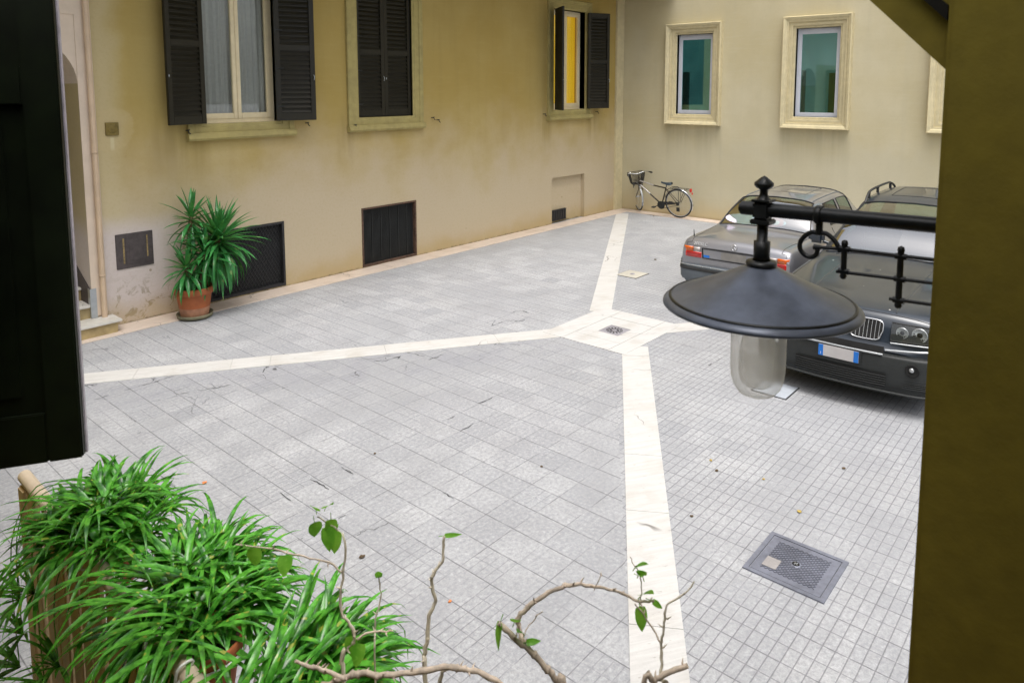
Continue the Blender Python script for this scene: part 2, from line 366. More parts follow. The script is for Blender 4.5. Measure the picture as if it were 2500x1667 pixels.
t.fin(t.n('ShaderNodeMixShader', {0: t.math('ADD', fr, 0.24, clamp=True), 1: t.n('ShaderNodeBsdfTransparent', {0: (0.52, 0.82, 0.82, 1)}).outputs[0], 2: t.n('ShaderNodeBsdfGlossy', {0: (0.58, 0.84, 0.86, 1), 'Roughness': 0.03}).outputs[0]}).outputs[0]); M['pane_g'] = t.m
M['curtain'] = simple('sheer_grey_curtain', (0.50, 0.49, 0.45), 0.9, 0, 0.08, 20)
M['room'] = simple('unlit_room', (0.10, 0.09, 0.08), 0.9)
M['teal'] = simple('dim_office_wall', (0.60, 0.72, 0.70), 0.8)
t = NT('teal_glow_wall'); n = t.noise(t.obj(), 1.5, 3); c = t.mix(t.ramp(n, .35, .65), (0.36, 0.50, 0.50), (0.48, 0.62, 0.60)); b = t.bsdf(c, 0.8); t.t.links.new(c, b.inputs['Emission Color']); b.inputs['Emission Strength'].default_value = 0.10; M['teal'] = t.m  # faint emission added behind the panes to lift their teal, no lamp there
M['tealdk'] = simple('dim_office_cupboard', (0.06, 0.09, 0.09), 0.5)
M['ymat'] = None
t = NT('lit_yellow_curtain'); n = t.noise(t.scale(t.obj(), 30, 30, 1.5), 1, 3)
b = t.bsdf(t.mix(t.ramp(n, 0.3, 0.7), (0.72, 0.42, 0.015), (0.80, 0.52, 0.03)), 0.8)
b.inputs['Emission Color'].default_value = (0.78, 0.50, 0.02, 1); b.inputs['Emission Strength'].default_value = 0.27; M['ymat'] = t.m
M['iron'] = simple('black_cast_iron', (0.022, 0.024, 0.024), 0.38, 0.2, 0.3, 40, 0.06)
M['lampblk'] = simple('black_enamel_shade', (0.125, 0.145, 0.19), 0.34, 0.25, 0.25, 25, 0.06)
M['grille'] = simple('dark_iron_grille', (0.035, 0.034, 0.036), 0.6, 0.3, 0.35, 30, 0.1)
M['rust'] = simple('rusty_frame', (0.11, 0.065, 0.045), 0.8, 0.2, 0.5, 22, 0.2)
M['hatch'] = simple('grey_brown_hatch', (0.075, 0.062, 0.062), 0.6, 0.1, 0.3, 20, 0.1)
M['hatchy'] = simple('worn_yellow_stripe', (0.26, 0.19, 0.08), 0.7, 0, 0.5, 60)
M['brass'] = simple('dull_brass', (0.19, 0.14, 0.035), 0.55, 0.3, 0.3, 25, 0.15)
M['pipe'] = simple('pinkish_pipe_paint', (0.62, 0.47, 0.33), 0.5, 0, 0.1, 6)
M['metal'] = simple('bare_metal', (0.45, 0.48, 0.50), 0.35, 0.8, 0.1, 20)
M['terra'] = simple('terracotta', (0.36, 0.105, 0.035), 0.75, 0, 0.2, 9, 0.1)
M['terra_pale'] = simple('limescaled_terracotta', (0.40, 0.20, 0.12), 0.8, 0, 0.3, 14, 0.12)
M['saucer'] = simple('mossy_saucer', (0.17, 0.16, 0.10), 0.8, 0, 0.3, 14, 0.1)
M['soil'] = simple('dark_soil', (0.06, 0.04, 0.025), 0.95, 0, 0.5, 50, 0.6)
M['spider'] = leafmat('arching_green_leaves', (0.012, 0.115, 0.008), (0.135, 0.49, 0.050), (0.44, 0.48, 0.07), 0.24, 22, 0.16)
M['yucca'] = leafmat('sword_leaves', (0.018, 0.150, 0.035), (0.060, 0.29, 0.080), (0.22, 0.30, 0.10), 0.30, 7, 0.15)
M['trunk'] = simple('yucca_bark', (0.19, 0.125, 0.07), 0.9, 0, 0.4, 30, 0.4)
M['vine'] = leafmat('fresh_vine_leaves', (0.16, 0.55, 0.05), (0.34, 0.78, 0.10), None, 0.4, 25, 0.6)
M['cane'] = simple('thorny_cane', (0.72, 0.60, 0.48), 0.75, 0, 0.35, 60, 0.3)
M['cane_pale'] = simple('pale_cane', (0.76, 0.69, 0.54), 0.75, 0, 0.25, 60, 0.3)
M['picket'] = simple('beige_painted_wood', (0.66, 0.50, 0.29), 0.65, 0, 0.18, 14, 0.15)
M['rail'] = simple('pale_rail_paint', (0.72, 0.60, 0.45), 0.6, 0, 0.12, 14, 0.1)
M['wire'] = simple('white_wire', (0.70, 0.70, 0.67), 0.4, 0.1, 0.05, 30)
M['rubber'] = simple('black_rubber', (0.012, 0.012, 0.013), 0.65, 0, 0.2, 30)
M['blackpl'] = simple('black_plastic', (0.022, 0.023, 0.024), 0.5, 0, 0.2, 20)
M['chrome'] = simple('chrome', (0.75, 0.76, 0.78), 0.12, 1.0, 0.02, 20)
M['sedan'] = carpaint('grey_brown_metallic', (0.225, 0.228, 0.25), 0.5, 0.30, 0.15)
M['clad'] = simple('blue_grey_cladding', (0.115, 0.135, 0.155), 0.5, 0.1, 0.1, 12)
M['suv'] = carpaint('dark_grey_metallic', (0.018, 0.026, 0.038), 0.10, 0.30, 0.06, 0.55, 0.9)
M['suvpl'] = simple('dark_grey_bumper_plastic', (0.020, 0.023, 0.023), 0.55, 0, 0.15, 30)
M['silver'] = simple('silver_trim', (0.50, 0.52, 0.53), 0.28, 0.7, 0.05, 20)
M['carglass'] = glass('car_glass', (0.42, 0.66, 0.62), 1.0, f0=0.27)
M['carglass_t'] = glass('tinted_car_glass', (0.30, 0.55, 0.52), 0.9)
M['inter'] = simple('dark_upholstery', (0.035, 0.036, 0.036), 0.8, 0, 0.2, 20)
M['red'] = simple('red_lens', (0.62, 0.020, 0.016), 0.15, 0, 0.08, 30, 0.0, Coat_Weight=1.0)
M['orange'] = simple('orange_lens', (0.72, 0.13, 0.012), 0.15, 0, 0.08, 30, 0.0, Coat_Weight=1.0)
M['clear'] = simple('white_lens', (0.62, 0.55, 0.52), 0.15, 0, 0.05, 30, 0.0, Coat_Weight=1.0)
M['blue'] = simple('plate_blue', (0.008, 0.17, 0.62), 0.35, 0, 0.05, 20)
M['plate'] = simple('plate_white', (0.52, 0.50, 0.50), 0.35, 0, 0.08, 8)
M['plate_d'] = simple('dull_plate', (0.23, 0.22, 0.205), 0.4, 0, 0.25, 6)
M['letters'] = simple('white_letters', (0.8, 0.8, 0.8), 0.4)
M['hlglass'] = glass('headlamp_cover', (0.9, 0.92, 0.9), 0.8)
M['hlin'] = simple('headlamp_housing', (0.035, 0.037, 0.036), 0.35, 0.3)
M['bike'] = simple('dark_brown_frame_paint', (0.035, 0.026, 0.018), 0.3, 0.2, 0.2, 30)
M['bikesil'] = simple('silver_frame_paint', (0.50, 0.48, 0.46), 0.3, 0.5, 0.1, 30)
M['saddle'] = simple('blue_black_vinyl', (0.035, 0.055, 0.075), 0.4, 0, 0.2, 40)
M['manhole'] = simple('blue_grey_cast_iron', (0.20, 0.212, 0.262), 0.5, 0.35, 0.2, 25, 0.15)
M['manholed'] = simple('cast_iron_groove', (0.125, 0.132, 0.165), 0.6, 0.3, 0.2, 25)
M['grate'] = simple('drain_grate_stone', (0.30, 0.29, 0.32), 0.6, 0.2, 0.2, 30, 0.1)
M['hole'] = simple('drain_hole', (0.01, 0.01, 0.01), 0.9)
M['slabpale'] = simple('pale_cover_stone', (0.46, 0.44, 0.38), 0.7, 0, 0.12, 20, 0.1)
M['slabblue'] = simple('pale_blue_cover', (0.46, 0.50, 0.56), 0.5, 0.1, 0.08, 20, 0.05)
M['panelled'] = simple('black_green_paint', (0.004, 0.0075, 0.002), 0.5, 0, 0.6, 12, 0.1, Specular_IOR_Level=0.3)
M['skylit_tone'] = simple('skylit_pale_edge', (0.50, 0.46, 0.52), 0.6, 0, 0.25, 40)  # pale tone stands for skylight on the shutter edge
M['patch'] = simple('rubbed_cement', (0.29, 0.275, 0.27), 0.8, 0, 0.15, 40)
M['crack'] = simple('broken_joint', (0.06, 0.06, 0.066), 0.95)
M['petal'] = simple('orange_leaf', (0.62, 0.22, 0.07), 0.7, 0, 0.3, 80)
M['dleaf'] = simple('dry_yellow_leaf', (0.45, 0.33, 0.08), 0.7, 0, 0.4, 80)
M['bleaf'] = simple('dry_brown_leaf', (0.10, 0.065, 0.03), 0.7, 0, 0.4, 80)
M['shade_lav'] = None

# ================================================================== SETTING: ground
Z1 = 0.004
CH = 3.1
def ground():
    mb = MB(); c = (-8.03, -5.0)
    # four triangles of tiling between the white bands, each laid on its own lines
    far = dict(nw=(-40.0, 16.0), ne=(6.0, 3.6), se=(8.0, -16.0), sw=(-40.0, -26.5))
    a = [(-8.03, -5.0, 0), (*far['nw'], 0), (*far['ne'], 0), (*far['se'], 0), (*far['sw'], 0)]
    mb.add(a, [(0, 2, 1), (0, 3, 2), (0, 4, 3), (0, 1, 4)])
    e = 120
    b = [(-e, -e, -.004), (e, -e, -.004), (e, e, -.004), (-e, e, -.004)]
    mb.add(b, [(0, 1, 2, 3)])
    o = mb.build('paving', None, None, [M['pave_c'], M['pave_b'], M['pave_a']], [0, 1, 1, 2, 2])
    tag(o, 'worn grey grooved stone tiles paving the whole courtyard', 'paving', None, 'structure')
ground()

def band(name, p, q, w, mat, label, joints, h=0.006, z0=-0.05):
    p = Vector((*p, 0)); q = Vector((*q, 0)); d = (q-p); L = d.length; d.normalize(); s = Vector((-d.y, d.x, 0))*w/2
    cuts = [0]+sorted(j for j in joints if 0 < j < L)+[L]; mb = MB(); g = 0.0035
    for a, b in zip(cuts, cuts[1:]):
        jw = random.uniform(-.004, .004)
        A = p+d*(a+g/2); B = p+d*(b-g/2); hz = h+random.uniform(-.001, .001)
        poly = [A-s*(1+jw), B-s*(1+jw), B+s, A+s]
        mb.prism([(v.x, v.y) for v in poly], z0, hz)
    return tag(mb.build(name, mat), label, 'paving band', None, 'structure')
M['trav_n'] = travertine('white_travertine_b', (0.575, 0.57, 0.558), R(33))
band('white_band', (-0.62, -0.45), (-7.55, -4.47), 0.30, M['trav'], 'white travertine band running from the bicycle corner to the drain square', [1.7, 3.0, 4.6, 6.1])
band('white_band', (-8.60, -4.564), (-15.4, -0.055), 0.315, M['trav'], 'long white travertine band running left past the potted yucca', [.83, 2.2, 3.5, 3.92, 4.9])
band('white_band', (-8.40, -5.544), (-14.2, -9.288), 0.31, M['trav_n'], 'white travertine band running from the drain square towards the branches', [.32, 1.75, 2.62, 3.45, 4.6])
band('white_band', (-7.65, -5.48), (-0.2, -10.6), 0.30, M['trav'], 'white travertine band passing behind the lamp under the dark cars', [1.5, 3.1, 4.5, 6])
# square of white slabs with the drain
mb = MB()
x0, x1, y0, y1 = -8.73, -7.36, -5.60, -4.40; ix0, ix1, iy0, iy1 = -8.47, -7.64, -5.50, -4.75; g = .006
ix0, ix1, iy0, iy1 = -8.45, -7.66, -5.37, -4.70
mb.box((x0, y0, -.05), (x1, iy0-g, .009)); mb.box((x0, iy1+g, -.05), (x1, y1, .009))
mb.box((x0, iy0, -.05), (ix0-g, iy1, .0095)); mb.box((ix1+g, iy0, -.05), (x1, iy1, .0095))
gx0, gx1, gy0, gy1 = -8.24, -7.93, -5.20, -4.90
mb.box((ix0, iy0, -.05), (ix1, gy0, .0085)); mb.box((ix0, gy1, -.05), (ix1, iy1, .0085))
mb.box((ix0, gy0+.001, -.05), (gx0, gy1-.001, .0085)); mb.box((gx1, gy0+.001, -.05), (ix1, gy1-.001, .0085))
tag(mb.build('drain_square', M['trav2']), 'square of white slabs at the crossing of the four white bands', 'stone slab', None, 'structure')
mb = MB()
mb.box((ix0-g, iy0-g, -.05), (ix1+g, iy1+g, -.001)); 
tag(mb.build('joint_bed', M['grille']), 'dark joints between the slabs of the drain square', 'joint', None, 'structure')
# broken joints and cracks
def cracks(lines, name, lab):
    rd = random.Random(5); mb = MB()
    for L in lines:
        P = [Vector((x, y, 0)) for x, y in L]; Q = []
        for a, b in zip(P, P[1:]):
            n = max(2, int((b-a).length/.035))
            for k in range(n): Q.append(a.lerp(b, k/n)+Vector((rd.uniform(-1, 1), rd.uniform(-1, 1), 0))*.009)
        Q.append(P[-1]); N = len(Q); A = []; B = []
        for i, q in enumerate(Q):
            d = (Q[min(i+1, N-1)]-Q[max(i-1, 0)]).normalized(); s_ = Vector((-d.y, d.x, 0)); w = .0015+.0065*rd.random()**2*(1 if 0 < i < N-1 else .2)
            A.append(q+s_*w+Vector((0, 0, .0042))); B.append(q-s_*w*rd.uniform(.5, 1)+Vector((0, 0, .0042)))
        mb.add(A+B, [(i, N+i, N+i+1, i+1) for i in range(N-1)])
    tag(mb.build(name, M['crack']), lab, 'crack', None, 'structure')
cracks([[(-8.98, -3.75), (-8.76, -3.72), (-8.62, -3.78), (-8.62, -3.88), (-8.5, -3.9)], [(-8.99, -3.74), (-8.77, -3.61)], [(-8.39, -3.56), (-8.22, -3.58), (-8.24, -3.81)], [(-9.48, -4.24), (-9.39, -4.2), (-9.41, -4.29), (-9.37, -4.34)], [(-9.33, -4.36), (-9.27, -4.43)], [(-10.86, -3.36), (-10.7, -3.5), (-10.54, -3.53), (-10.53, -3.57)], [(-10.74, -3.53), (-10.68, -3.63), (-10.57, -3.64), (-10.45, -3.65), (-10.54, -3.7)], [(-10.70, -3.57), (-10.62, -3.60), (-10.60, -3.55)], [(-10.34, -3.62), (-10.3, -3.72), (-10.3, -3.8), (-10.27, -3.87)], [(-13.23, -2.24), (-13.17, -2.24), (-13.09, -2.23)], [(-12.95, -2.23), (-12.81, -2.23), (-12.69, -2.25), (-12.55, -2.23), (-12.43, -2.23)], [(-12.62, -2.73), (-12.53, -2.78)], [(-12.44, -2.8), (-12.4, -2.84), (-12.34, -2.86), (-12.28, -2.89), (-12.22, -2.9), (-12.15, -2.93)], [(-12.28, -2.71), (-12.29, -2.87)], [(-11.89, -2.9), (-11.78, -2.95), (-11.83, -3.06)], [(-13.25, -3.31), (-13.21, -3.3)], [(-12.87, -6.03), (-12.82, -6.02), (-12.78, -6.03), (-12.74, -6.06), (-12.63, -6.08)], [(-12.84, -5.76), (-12.77, -5.77)], [(-13.18, -5.76), (-13.13, -5.77)], [(-12.66, -5.15), (-12.65, -5.22), (-12.65, -5.39)], [(-12.39, -5.19), (-12.39, -5.35)], [(-12.93, -5.15), (-12.93, -5.3)], [(-12.1, -6.1), (-12.11, -6.16), (-12.11, -6.22)], [(-10.78, -5.21), (-10.66, -5.22), (-10.58, -5.22)], [(-11.21, -5.23), (-11.13, -5.23)], [(-11.31, -5.48), (-11.2, -5.48), (-11.12, -5.47)], [(-12.38, -5.27), (-12.39, -5.34)], [(-8.4, -6.48), (-8.31, -6.49)], [(-8.2, -6.49), (-8.08, -6.5)], [(-5.54, -4.29), (-5.53, -4.46)]], 'paving_cracks', 'dark broken joints and cracks in the grey tiles beside the white bands')
# drain grate
t_ = thing('drain_grate', 'small round slotted drain grate in the middle of the white slab square', 'drain', (-8.085, -5.05, 0))
mb = MB(); mb.box((gx0+.003, gy0+.003, -.03), (gx1-.003, gy1-.003, .007)); mb.build('plate', M['grate'], t_)
mb = MB()
for k in range(14):
    a = 2*PI*k/14
    for r0, r1 in ((.035, .062), (.072, .108)):
        w = .011 if r0 > .05 else .007
        d = Vector((math.cos(a), math.sin(a), 0)); s = Vector((-d.y, d.x, 0))*w
        c = Vector((-8.085, -5.05, 0)); vs = [c+d*r0-s*.6, c+d*r1-s, c+d*r1+s, c+d*r0+s*.6]
        mb.prism([(v.x, v.y) for v in vs], .0072, .0092)
mb.build('slots', M['hole'], t_)
# kerbs of pinkish stone along the walls
def kerb(a, b, lab, joints, axis):
    mb = MB(); cuts = [0]+joints+[1]
    for s0, s1 in zip(cuts, cuts[1:]):
        hh = .010+random.uniform(-.0015, .0015)
        if axis == 'x':
            L = b[0]-a[0]; mb.box((a[0]+L*s0+.0015, a[1], -.05), (a[0]+L*s1-.0015, b[1], hh), None, .002)
        else:
            L = b[1]-a[1]; mb.box((a[0], a[1]+L*s0+.0015, -.05), (b[0], a[1]+L*s1-.0015, hh), None, .002)
    tag(mb.build('kerb', M['kerb']), lab, 'kerb', None, 'structure')
kerb((-17, -.40), (0, 0.0), 'pinkish stone kerb strip at the foot of the ochre wall', [.1, .19, .28, .37, .45, .54, .62, .7, .78, .86, .93], 'x')
kerb((-.34, -14), (0, -.404), 'pale stone kerb strip at the foot of the khaki back wall', [.1, .2, .3, .4, .5, .6, .7, .8, .88, .95], 'y')

# manhole covers
def manhole(x0, x1, y0, y1):
    t_ = thing('manhole_cover', 'square blue grey cast iron manhole cover with a diamond grid', 'manhole cover', ((x0+x1)/2, (y0+y1)/2, 0))
    mb = MB(); f = .03
    mb.box((x0, y0, -.04), (x1, y0+f, .010)); mb.box((x0, y1-f, -.04), (x1, y1, .010)); mb.box((x0, y0+f, -.04), (x0+f, y1-f, .010)); mb.box((x1-f, y0+f, -.04), (x1, y1-f, .010))
    mb.build('frame', M['manhole'], t_)
    mb = MB(); e = f+.006; mb.box((x0+e, y0+e, -.04), (x1-e, y1-e, .008)); mb.build('lid', M['manhole'], t_)
    mb = MB(); mb.box((x0+f, y0+f, -.05), (x1-f, y1-f, -.01)); mb.build('gap', M['hole'], t_)
    mb = MB(); i = e+.045; cx, cy = (x0+x1)/2, (y0+y1)/2; n = 11; w = (x1-x0)/2-i
    for k in range(-n, n+1):
        for sg in (1, -1):
            # line u + sg*v = c clipped to the square |u|,|v|<w
            c = k*w*2/n; pts = []
            for u in (-w, w):
                v = (c-u)*sg
                if abs(v) <= w+1e-6: pts.append((u, v))
            for v in (-w, w):
                u = c-sg*v
                if abs(u) < w-1e-6: pts.append((u, v))
            if len(pts) >= 2:
                a, b = Vector((*pts[0], 0)), Vector((*pts[1], 0)); d = b-a
                if d.length < .01: continue
                d.normalize(); s = Vector((-d.y, d.x, 0))*.0026
                cc = Vector((cx, cy, 0)); q = [cc+a-s, cc+b-s, cc+b+s, cc+a+s]
                mb.prism([(p.x, p.y) for p in q], .0079+.0003*(sg > 0), .0115+.0006*(sg > 0))
    mb.build('tread_grid', M['manholed'], t_)
    mb = MB(); mb.lathe([(0.001, .0128), (.030, .0128), (.034, .009)], (cx, cy, 0), 20); mb.build('keyhole_rim', M['manhole'], t_)
    mb = MB(); mb.lathe([(0.001, .0135), (.024, .0132), (.024, .012)], (cx, cy, 0), 20)
    mb.build('keyhole', M['hole'], t_)
    mb = MB(); mb.tube([(cx-.012, cy-.012, .0145), (cx+.002, cy, .0155), (cx+.012, cy+.012, .0145)], .0035, 6); mb.tube([(cx-.012, cy+.010, .0145), (cx+.012, cy-.008, .0145)], .003, 6); mb.build('key_bar', M['silver'], t_)
    mb = MB(); mb.box((x0+.105, y1-.175, .0115), (x0+.215, y1-.085, .0135)); mb.build('worn_patch', M['patch'], t_)
manhole(-11.44, -10.94, -8.71, -8.20)
def cover(x0, x1, y0, y1, lab, mat, knob):
    t_ = thing('inspection_cover', lab, 'inspection cover', ((x0+x1)/2, (y0+y1)/2, 0), 'small stone inspection covers')
    mb = MB(); mb.box((x0, y0, -.03), (x1, y1, .0045)); mb.build('joint', M['grille'], t_)
    mb = MB(); mb.box((x0+.012, y0+.012, -.03), (x1-.012, y1-.012, .008)); mb.build('slab', mat, t_)
    if knob:
        mb = MB(); mb.lathe([(.001, .020), (.02, .018), (.045, .008)], ((x0+x1)/2, (y0+y1)/2, 0), 16); mb.build('knob', M['grate'], t_)
cover(-5.72, -5.29, -3.93, -3.54, 'pale square inspection cover behind the grey sedan beside the white band', M['slabpale'], True)
cover(-8.72, -8.34, -7.48, -7.12, 'pale blue inspection cover just in front of the dark car bumper', M['slabblue'], False)
cover(-12.25, -11.98, -9.55, -9.25, 'bluish inspection cover at the bottom edge near the pillar', M['slabblue'], False)

# ================================================================== walls with openings
def wall_mb(f, u0, u1, z0, z1, holes, back=None):
    """f(u,z,depth)->xyz ; holes (u0,u1,z0,z1,depth,closed)"""
    us = sorted({u0, u1, *[h[0] for h in holes], *[h[1] for h in holes]}); zs = sorted({z0, z1, *[max(z0, h[2]) for h in holes], *[h[3] for h in holes]})
    mb = MB()
    for a, b in zip(us, us[1:]):
        for c, d in zip(zs, zs[1:]):
            mu, mz = (a+b)/2, (c+d)/2
            if any(h[0] < mu < h[1] and h[2] < mz < h[3] for h in holes): continue
            mb.add([f(a, c, 0), f(b, c, 0), f(b, d, 0), f(a, d, 0)], [(0, 1, 2, 3)])
    for h in holes:
        a, b, c, d, dp = h[:5]; c = max(c, z0)
        q = [(a, c), (b, c), (b, d), (a, d)]
        for k in range(4):
            p, r = q[k], q[(k+1) % 4]
            mb.add([f(*p, 0), f(*r, 0), f(*r, dp), f(*p, dp)], [(0, 1, 2, 3)])
        if len(h) > 5 and h[5]: mb.add([f(*p, dp) for p in q], [(0, 1, 2, 3)])
    return mb
def sweep_rect(mb, f, a, b, c, d, prof):
    """mitred moulding round the rectangle a..b x c..d ; prof (outward, protrusion)"""
    rows = []
    for o, p in prof: rows.append([f(a-o, c-o, -p), f(b+o, c-o, -p), f(b+o, d+o, -p), f(a-o, d+o, -p)])
    for r, s in zip(rows, rows[1:]):
        for k in range(4): mb.add([r[k], r[(k+1) % 4], s[(k+1) % 4], s[k]], [(0, 1, 2, 3)])
def fL(u, z, d): return Vector((u, d, z))            # left building, front face Y=0, depth +Y
def fB(u, z, d): return Vector((d, u, z))            # back building, front face X=0, depth +X

# ---------------- left building
LB = thing('ochre_building', 'long ochre plastered building with dark louvred shutters along the left side', 'building', (-8, 0, 0))
WT = 4.84; WB = 2.60
wins = [(-10.9, -9.7), (-8.21, -7.01), (-2.85, -1.65)]
vents = [(-10.92, -9.69, .03, 1.045), (-8.20, -6.965, .02, 1.05)]
holes = [(a, b, WB, WT, .30) for a, b in wins]+[(a, b, c, d, .10, True) for a, b, c, d in vents]+[(-2.885, -1.62, -.02, 1.06, .10, True), (-14.2, -12.46, -.02, 4.0, .9)]
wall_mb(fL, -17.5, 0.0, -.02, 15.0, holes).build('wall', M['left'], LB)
# arch over the stair opening: spandrel filling the head of the rectangular hole
mb = MB(); cx, rr, zs = -13.33, .87, 3.16
pts = [(cx+rr*math.cos(PI*k/24), zs+.78*rr*math.sin(PI*k/24)) for k in range(25)]
for (a, b), (c, d) in zip(pts, pts[1:]):
    mb.add([fL(a, b, 0), fL(c, d, 0), fL(c, 4.0, 0), fL(a, 4.0, 0)], [(0, 1, 2, 3)])
    mb.add([fL(a, b, 0), fL(c, d, 0), fL(c, d, .9), fL(a, b, .9)], [(0, 1, 2, 3)], True)
mb.build('arch_head', M['pink'], LB)
mb = MB(); mb.box((-12.46, -.012, .2), (-12.28, -.0005, 9.4)); mb.box((-17.4, -.012, 4.0), (-12.46, -.0005, 9.4)); 
mb.build('pale_render_strip', M['pink'], LB)
mb = MB(); 
for a, b in ((-14.6, -14.2), (-12.46, -12.06)): mb.box((a, .9, 0), (b, .95, 4.2))
mb.box((-15, 4.0, 0), (-12.0, 4.1, 5)); mb.box((-14.7, .9, 0), (-14.6, 4.0, 5)); mb.box((-12.06, .95, 0), (-12.0, 4.0, 5)); mb.box((-14.7, .3, 4.1), (-12.0, 4.1, 4.2))
mb.build('passage_wall', M['near'], LB)
# eaves slab out of view, lowered and deepened to shade the upper wall
mb = MB(); mb.box((-17.5, -1.5, 5.45), (-.02, .3, 5.62)); mb.build('unseen_eaves', M['near'], LB)
# corner strip
mb = MB(); mb.box((-.34, -.05, 0.0), (-.001, .05, 9.4), None, .012); mb.build('corner_pilaster', M['surr_b'], LB)
# window surrounds, sills
for k, (a, b) in enumerate(wins):
    w = thing  # (parts only)
    mb = MB(); sweep_rect(mb, fL, a, b, WB, WT, [(0, -.20), (0, .012), (.035, .02), (.045, .03), (.135, .03), (.15, .05), (.215, .055), (.23, .045), (.23, 0)])
    so = mb.build('window_surround', M['surr_l'], LB)
    mb = MB(); mb.prism([(0, 2.475), (.062, 2.475), (.095, 2.445), (.10, 2.40), (.075, 2.368), (0, 2.362)], a-.245, b+.245, None, lambda p, z, h: (h, -p, z))
    mb.build('sill', M['surr_l'], so)
# glazed sashes
def sash(a, b, parent, leafs, curtain, y=.14):
    mb = MB(); f = .055
    mb.box((a, y, WB), (a+f, y+.06, WT)); mb.box((b-f, y, WB), (b, y+.06, WT)); mb.box((a+f, y, WB), (b-f, y+.06, WB+f)); mb.box((a+f, y, WT-f), (b-f, y+.06, WT))
    fr = mb.build('window_frame', M['cream'], parent)
    mid = (a+b)/2
    for p, q in ((a+f, mid), (mid, b-f)):
        m2 = MB(); g = .062; z0, z1 = WB+f, WT-f
        m2.box((p+.002, y-.015, z0), (p+g, y+.04, z1), None, .006); m2.box((q-g, y-.015, z0), (q-.002, y+.04, z1), None, .006)
        m2.box((p+g, y-.013, z0), (q-g, y+.038, z0+g+.02), None, .006); m2.box((p+g, y-.013, z1-g), (q-g, y+.038, z1), None, .006)
        m2.build('casement', M['cream'], fr)
        m3 = MB(); m3.box((p+g, y+.012, z0+g+.02), (q-g, y+.016, z1-g)); m3.build('pane', M['pane'], fr)
        rows = []
        for i in range(41):
            xx = p+.01+(q-p-.02)*i/40; yy = y+.10+.018*math.sin(i*.9+p*7)+.008*math.sin(i*2.1)
            rows.append([(xx, yy, z0), (xx, yy, z1)])
        m4 = MB(); m4.grid(rows); m4.build('curtain', curtain, fr)
    mb = MB(); mb.box((a-.3, y+.6, WB-.3), (b+.3, y+.65, WT+.3)); mb.build('room_back', M['room'] if curtain != M['ymat'] else M['ymat'], fr)
    mb = MB(); mb.box((a, .02, WB-.03), (b, y, WB+.002)); mb.build('sill_board', M['cream'], fr)
sash(*wins[0], LB, 2, M['curtain']); sash(*wins[2], LB, 2, M['ymat'])
mb = MB(); mb.box((wins[1][0], .2, WB), (wins[1][1], .25, WT)); mb.build('closed_opening_back', M['room'], LB)
# louvred shutters
def shutter_mb(w, h):
    mb = MB(); t = .042; st = .075
    zr = [0, .115, h*.475, h*.475+.085, h-.10, h]
    mb.box((0, 0, 0), (st, t, h), None, .004); mb.box((w-st, 0, 0), (w, t, h), None, .004)
    for a, b in ((zr[0], zr[1]), (zr[2], zr[3]), (zr[4], zr[5])): mb.box((st, .002, a), (w-st, t-.002, b), None, .003)
    for a, b in ((zr[1], zr[2]), (zr[3], zr[4])):
        n = round((b-a)/.073); p = (b-a)/n
        for k in range(n):
            zc = a+(k+.5)*p
            mb.add([(st, .003, zc-.030), (w-st, .003, zc-.030), (w-st, .009, zc-.036), (st, .009, zc-.036),
                    (st, .033, zc+.012), (w-st, .033, zc+.012), (w-st, .039, zc+.006), (st, .039, zc+.006)],
                   [(0, 1, 5, 4), (3, 7, 6, 2), (0, 3, 2, 1), (4, 5, 6, 7), (0, 4, 7, 3), (1, 2, 6, 5)])
    mb.box((st, t-.008, zr[1]), (w-st, t-.004, zr[4]))
    return mb
def shutter(hx, hy, ang, mirror, parent, lab=None):
    """hinge at (hx,hy); leaf runs along direction ang; louvre face is the y=0 side"""
    w = .598; src = shutter_mb(w, WT-WB-.02); mb = MB()
    c, s = math.cos(ang), math.sin(ang)
    for v in src.v:
        yy = v.y if not mirror else .042-v.y
        v.x, v.y, v.z = hx+v.x*c-yy*s, hy+v.x*s+yy*c, v.z+WB+.008
    mb.v, mb.f, mb.sm = src.v, src.f, src.sm
    o = mb.build('shutter', M['shutter'], parent, fixn=True)
    if lab: o['label'] = lab
    m2 = MB()
    for z in (.18, .75, 1.32, 1.9):
        p = Vector((hx, hy-.012, WB+z)); m2.tube([p, p+Vector((0, 0, .09))], .009, 8)
        q = Vector((hx+.12*c, hy+.12*s-.004, WB+z+.045)); m2.tube([p+Vector((0, 0, .045)), q], .007, 6); m2.cut()
    m2.build_each('hinge', M['iron'], o)
    m3 = MB(); q = Vector((hx+.56*c, hy+.56*s, WB+.62)); m3.tube([q+Vector((0, -.03, 0)), q+Vector((0, -.045, .05)), q+Vector((0, -.02, .08))], .006, 6); m3.build('latch', M['metal'], o)
    return o
# closed pair
shutter(wins[1][0]+.002, .03, 0.0, False, LB, 'closed left leaf of the middle window'); shutter(wins[1][1]-.002, .03+.042, PI, True, LB, 'closed right leaf of the middle window')
# open leaves: window by the arch
shutter(wins[0][0], -.065, PI+R(14), True, LB, 'open left leaf nearest the wall box'); shutter(-9.80, -.065-.042, R(-18), False, LB, 'open right leaf of the curtained window')
# open leaves: lit yellow window
shutter(wins[2][0], -.04, PI+R(53), True, LB, 'half open leaf seen edge on at the lit window'); shutter(wins[2][1], -.06-.042, R(-23), False, LB, 'open right leaf of the lit yellow window')
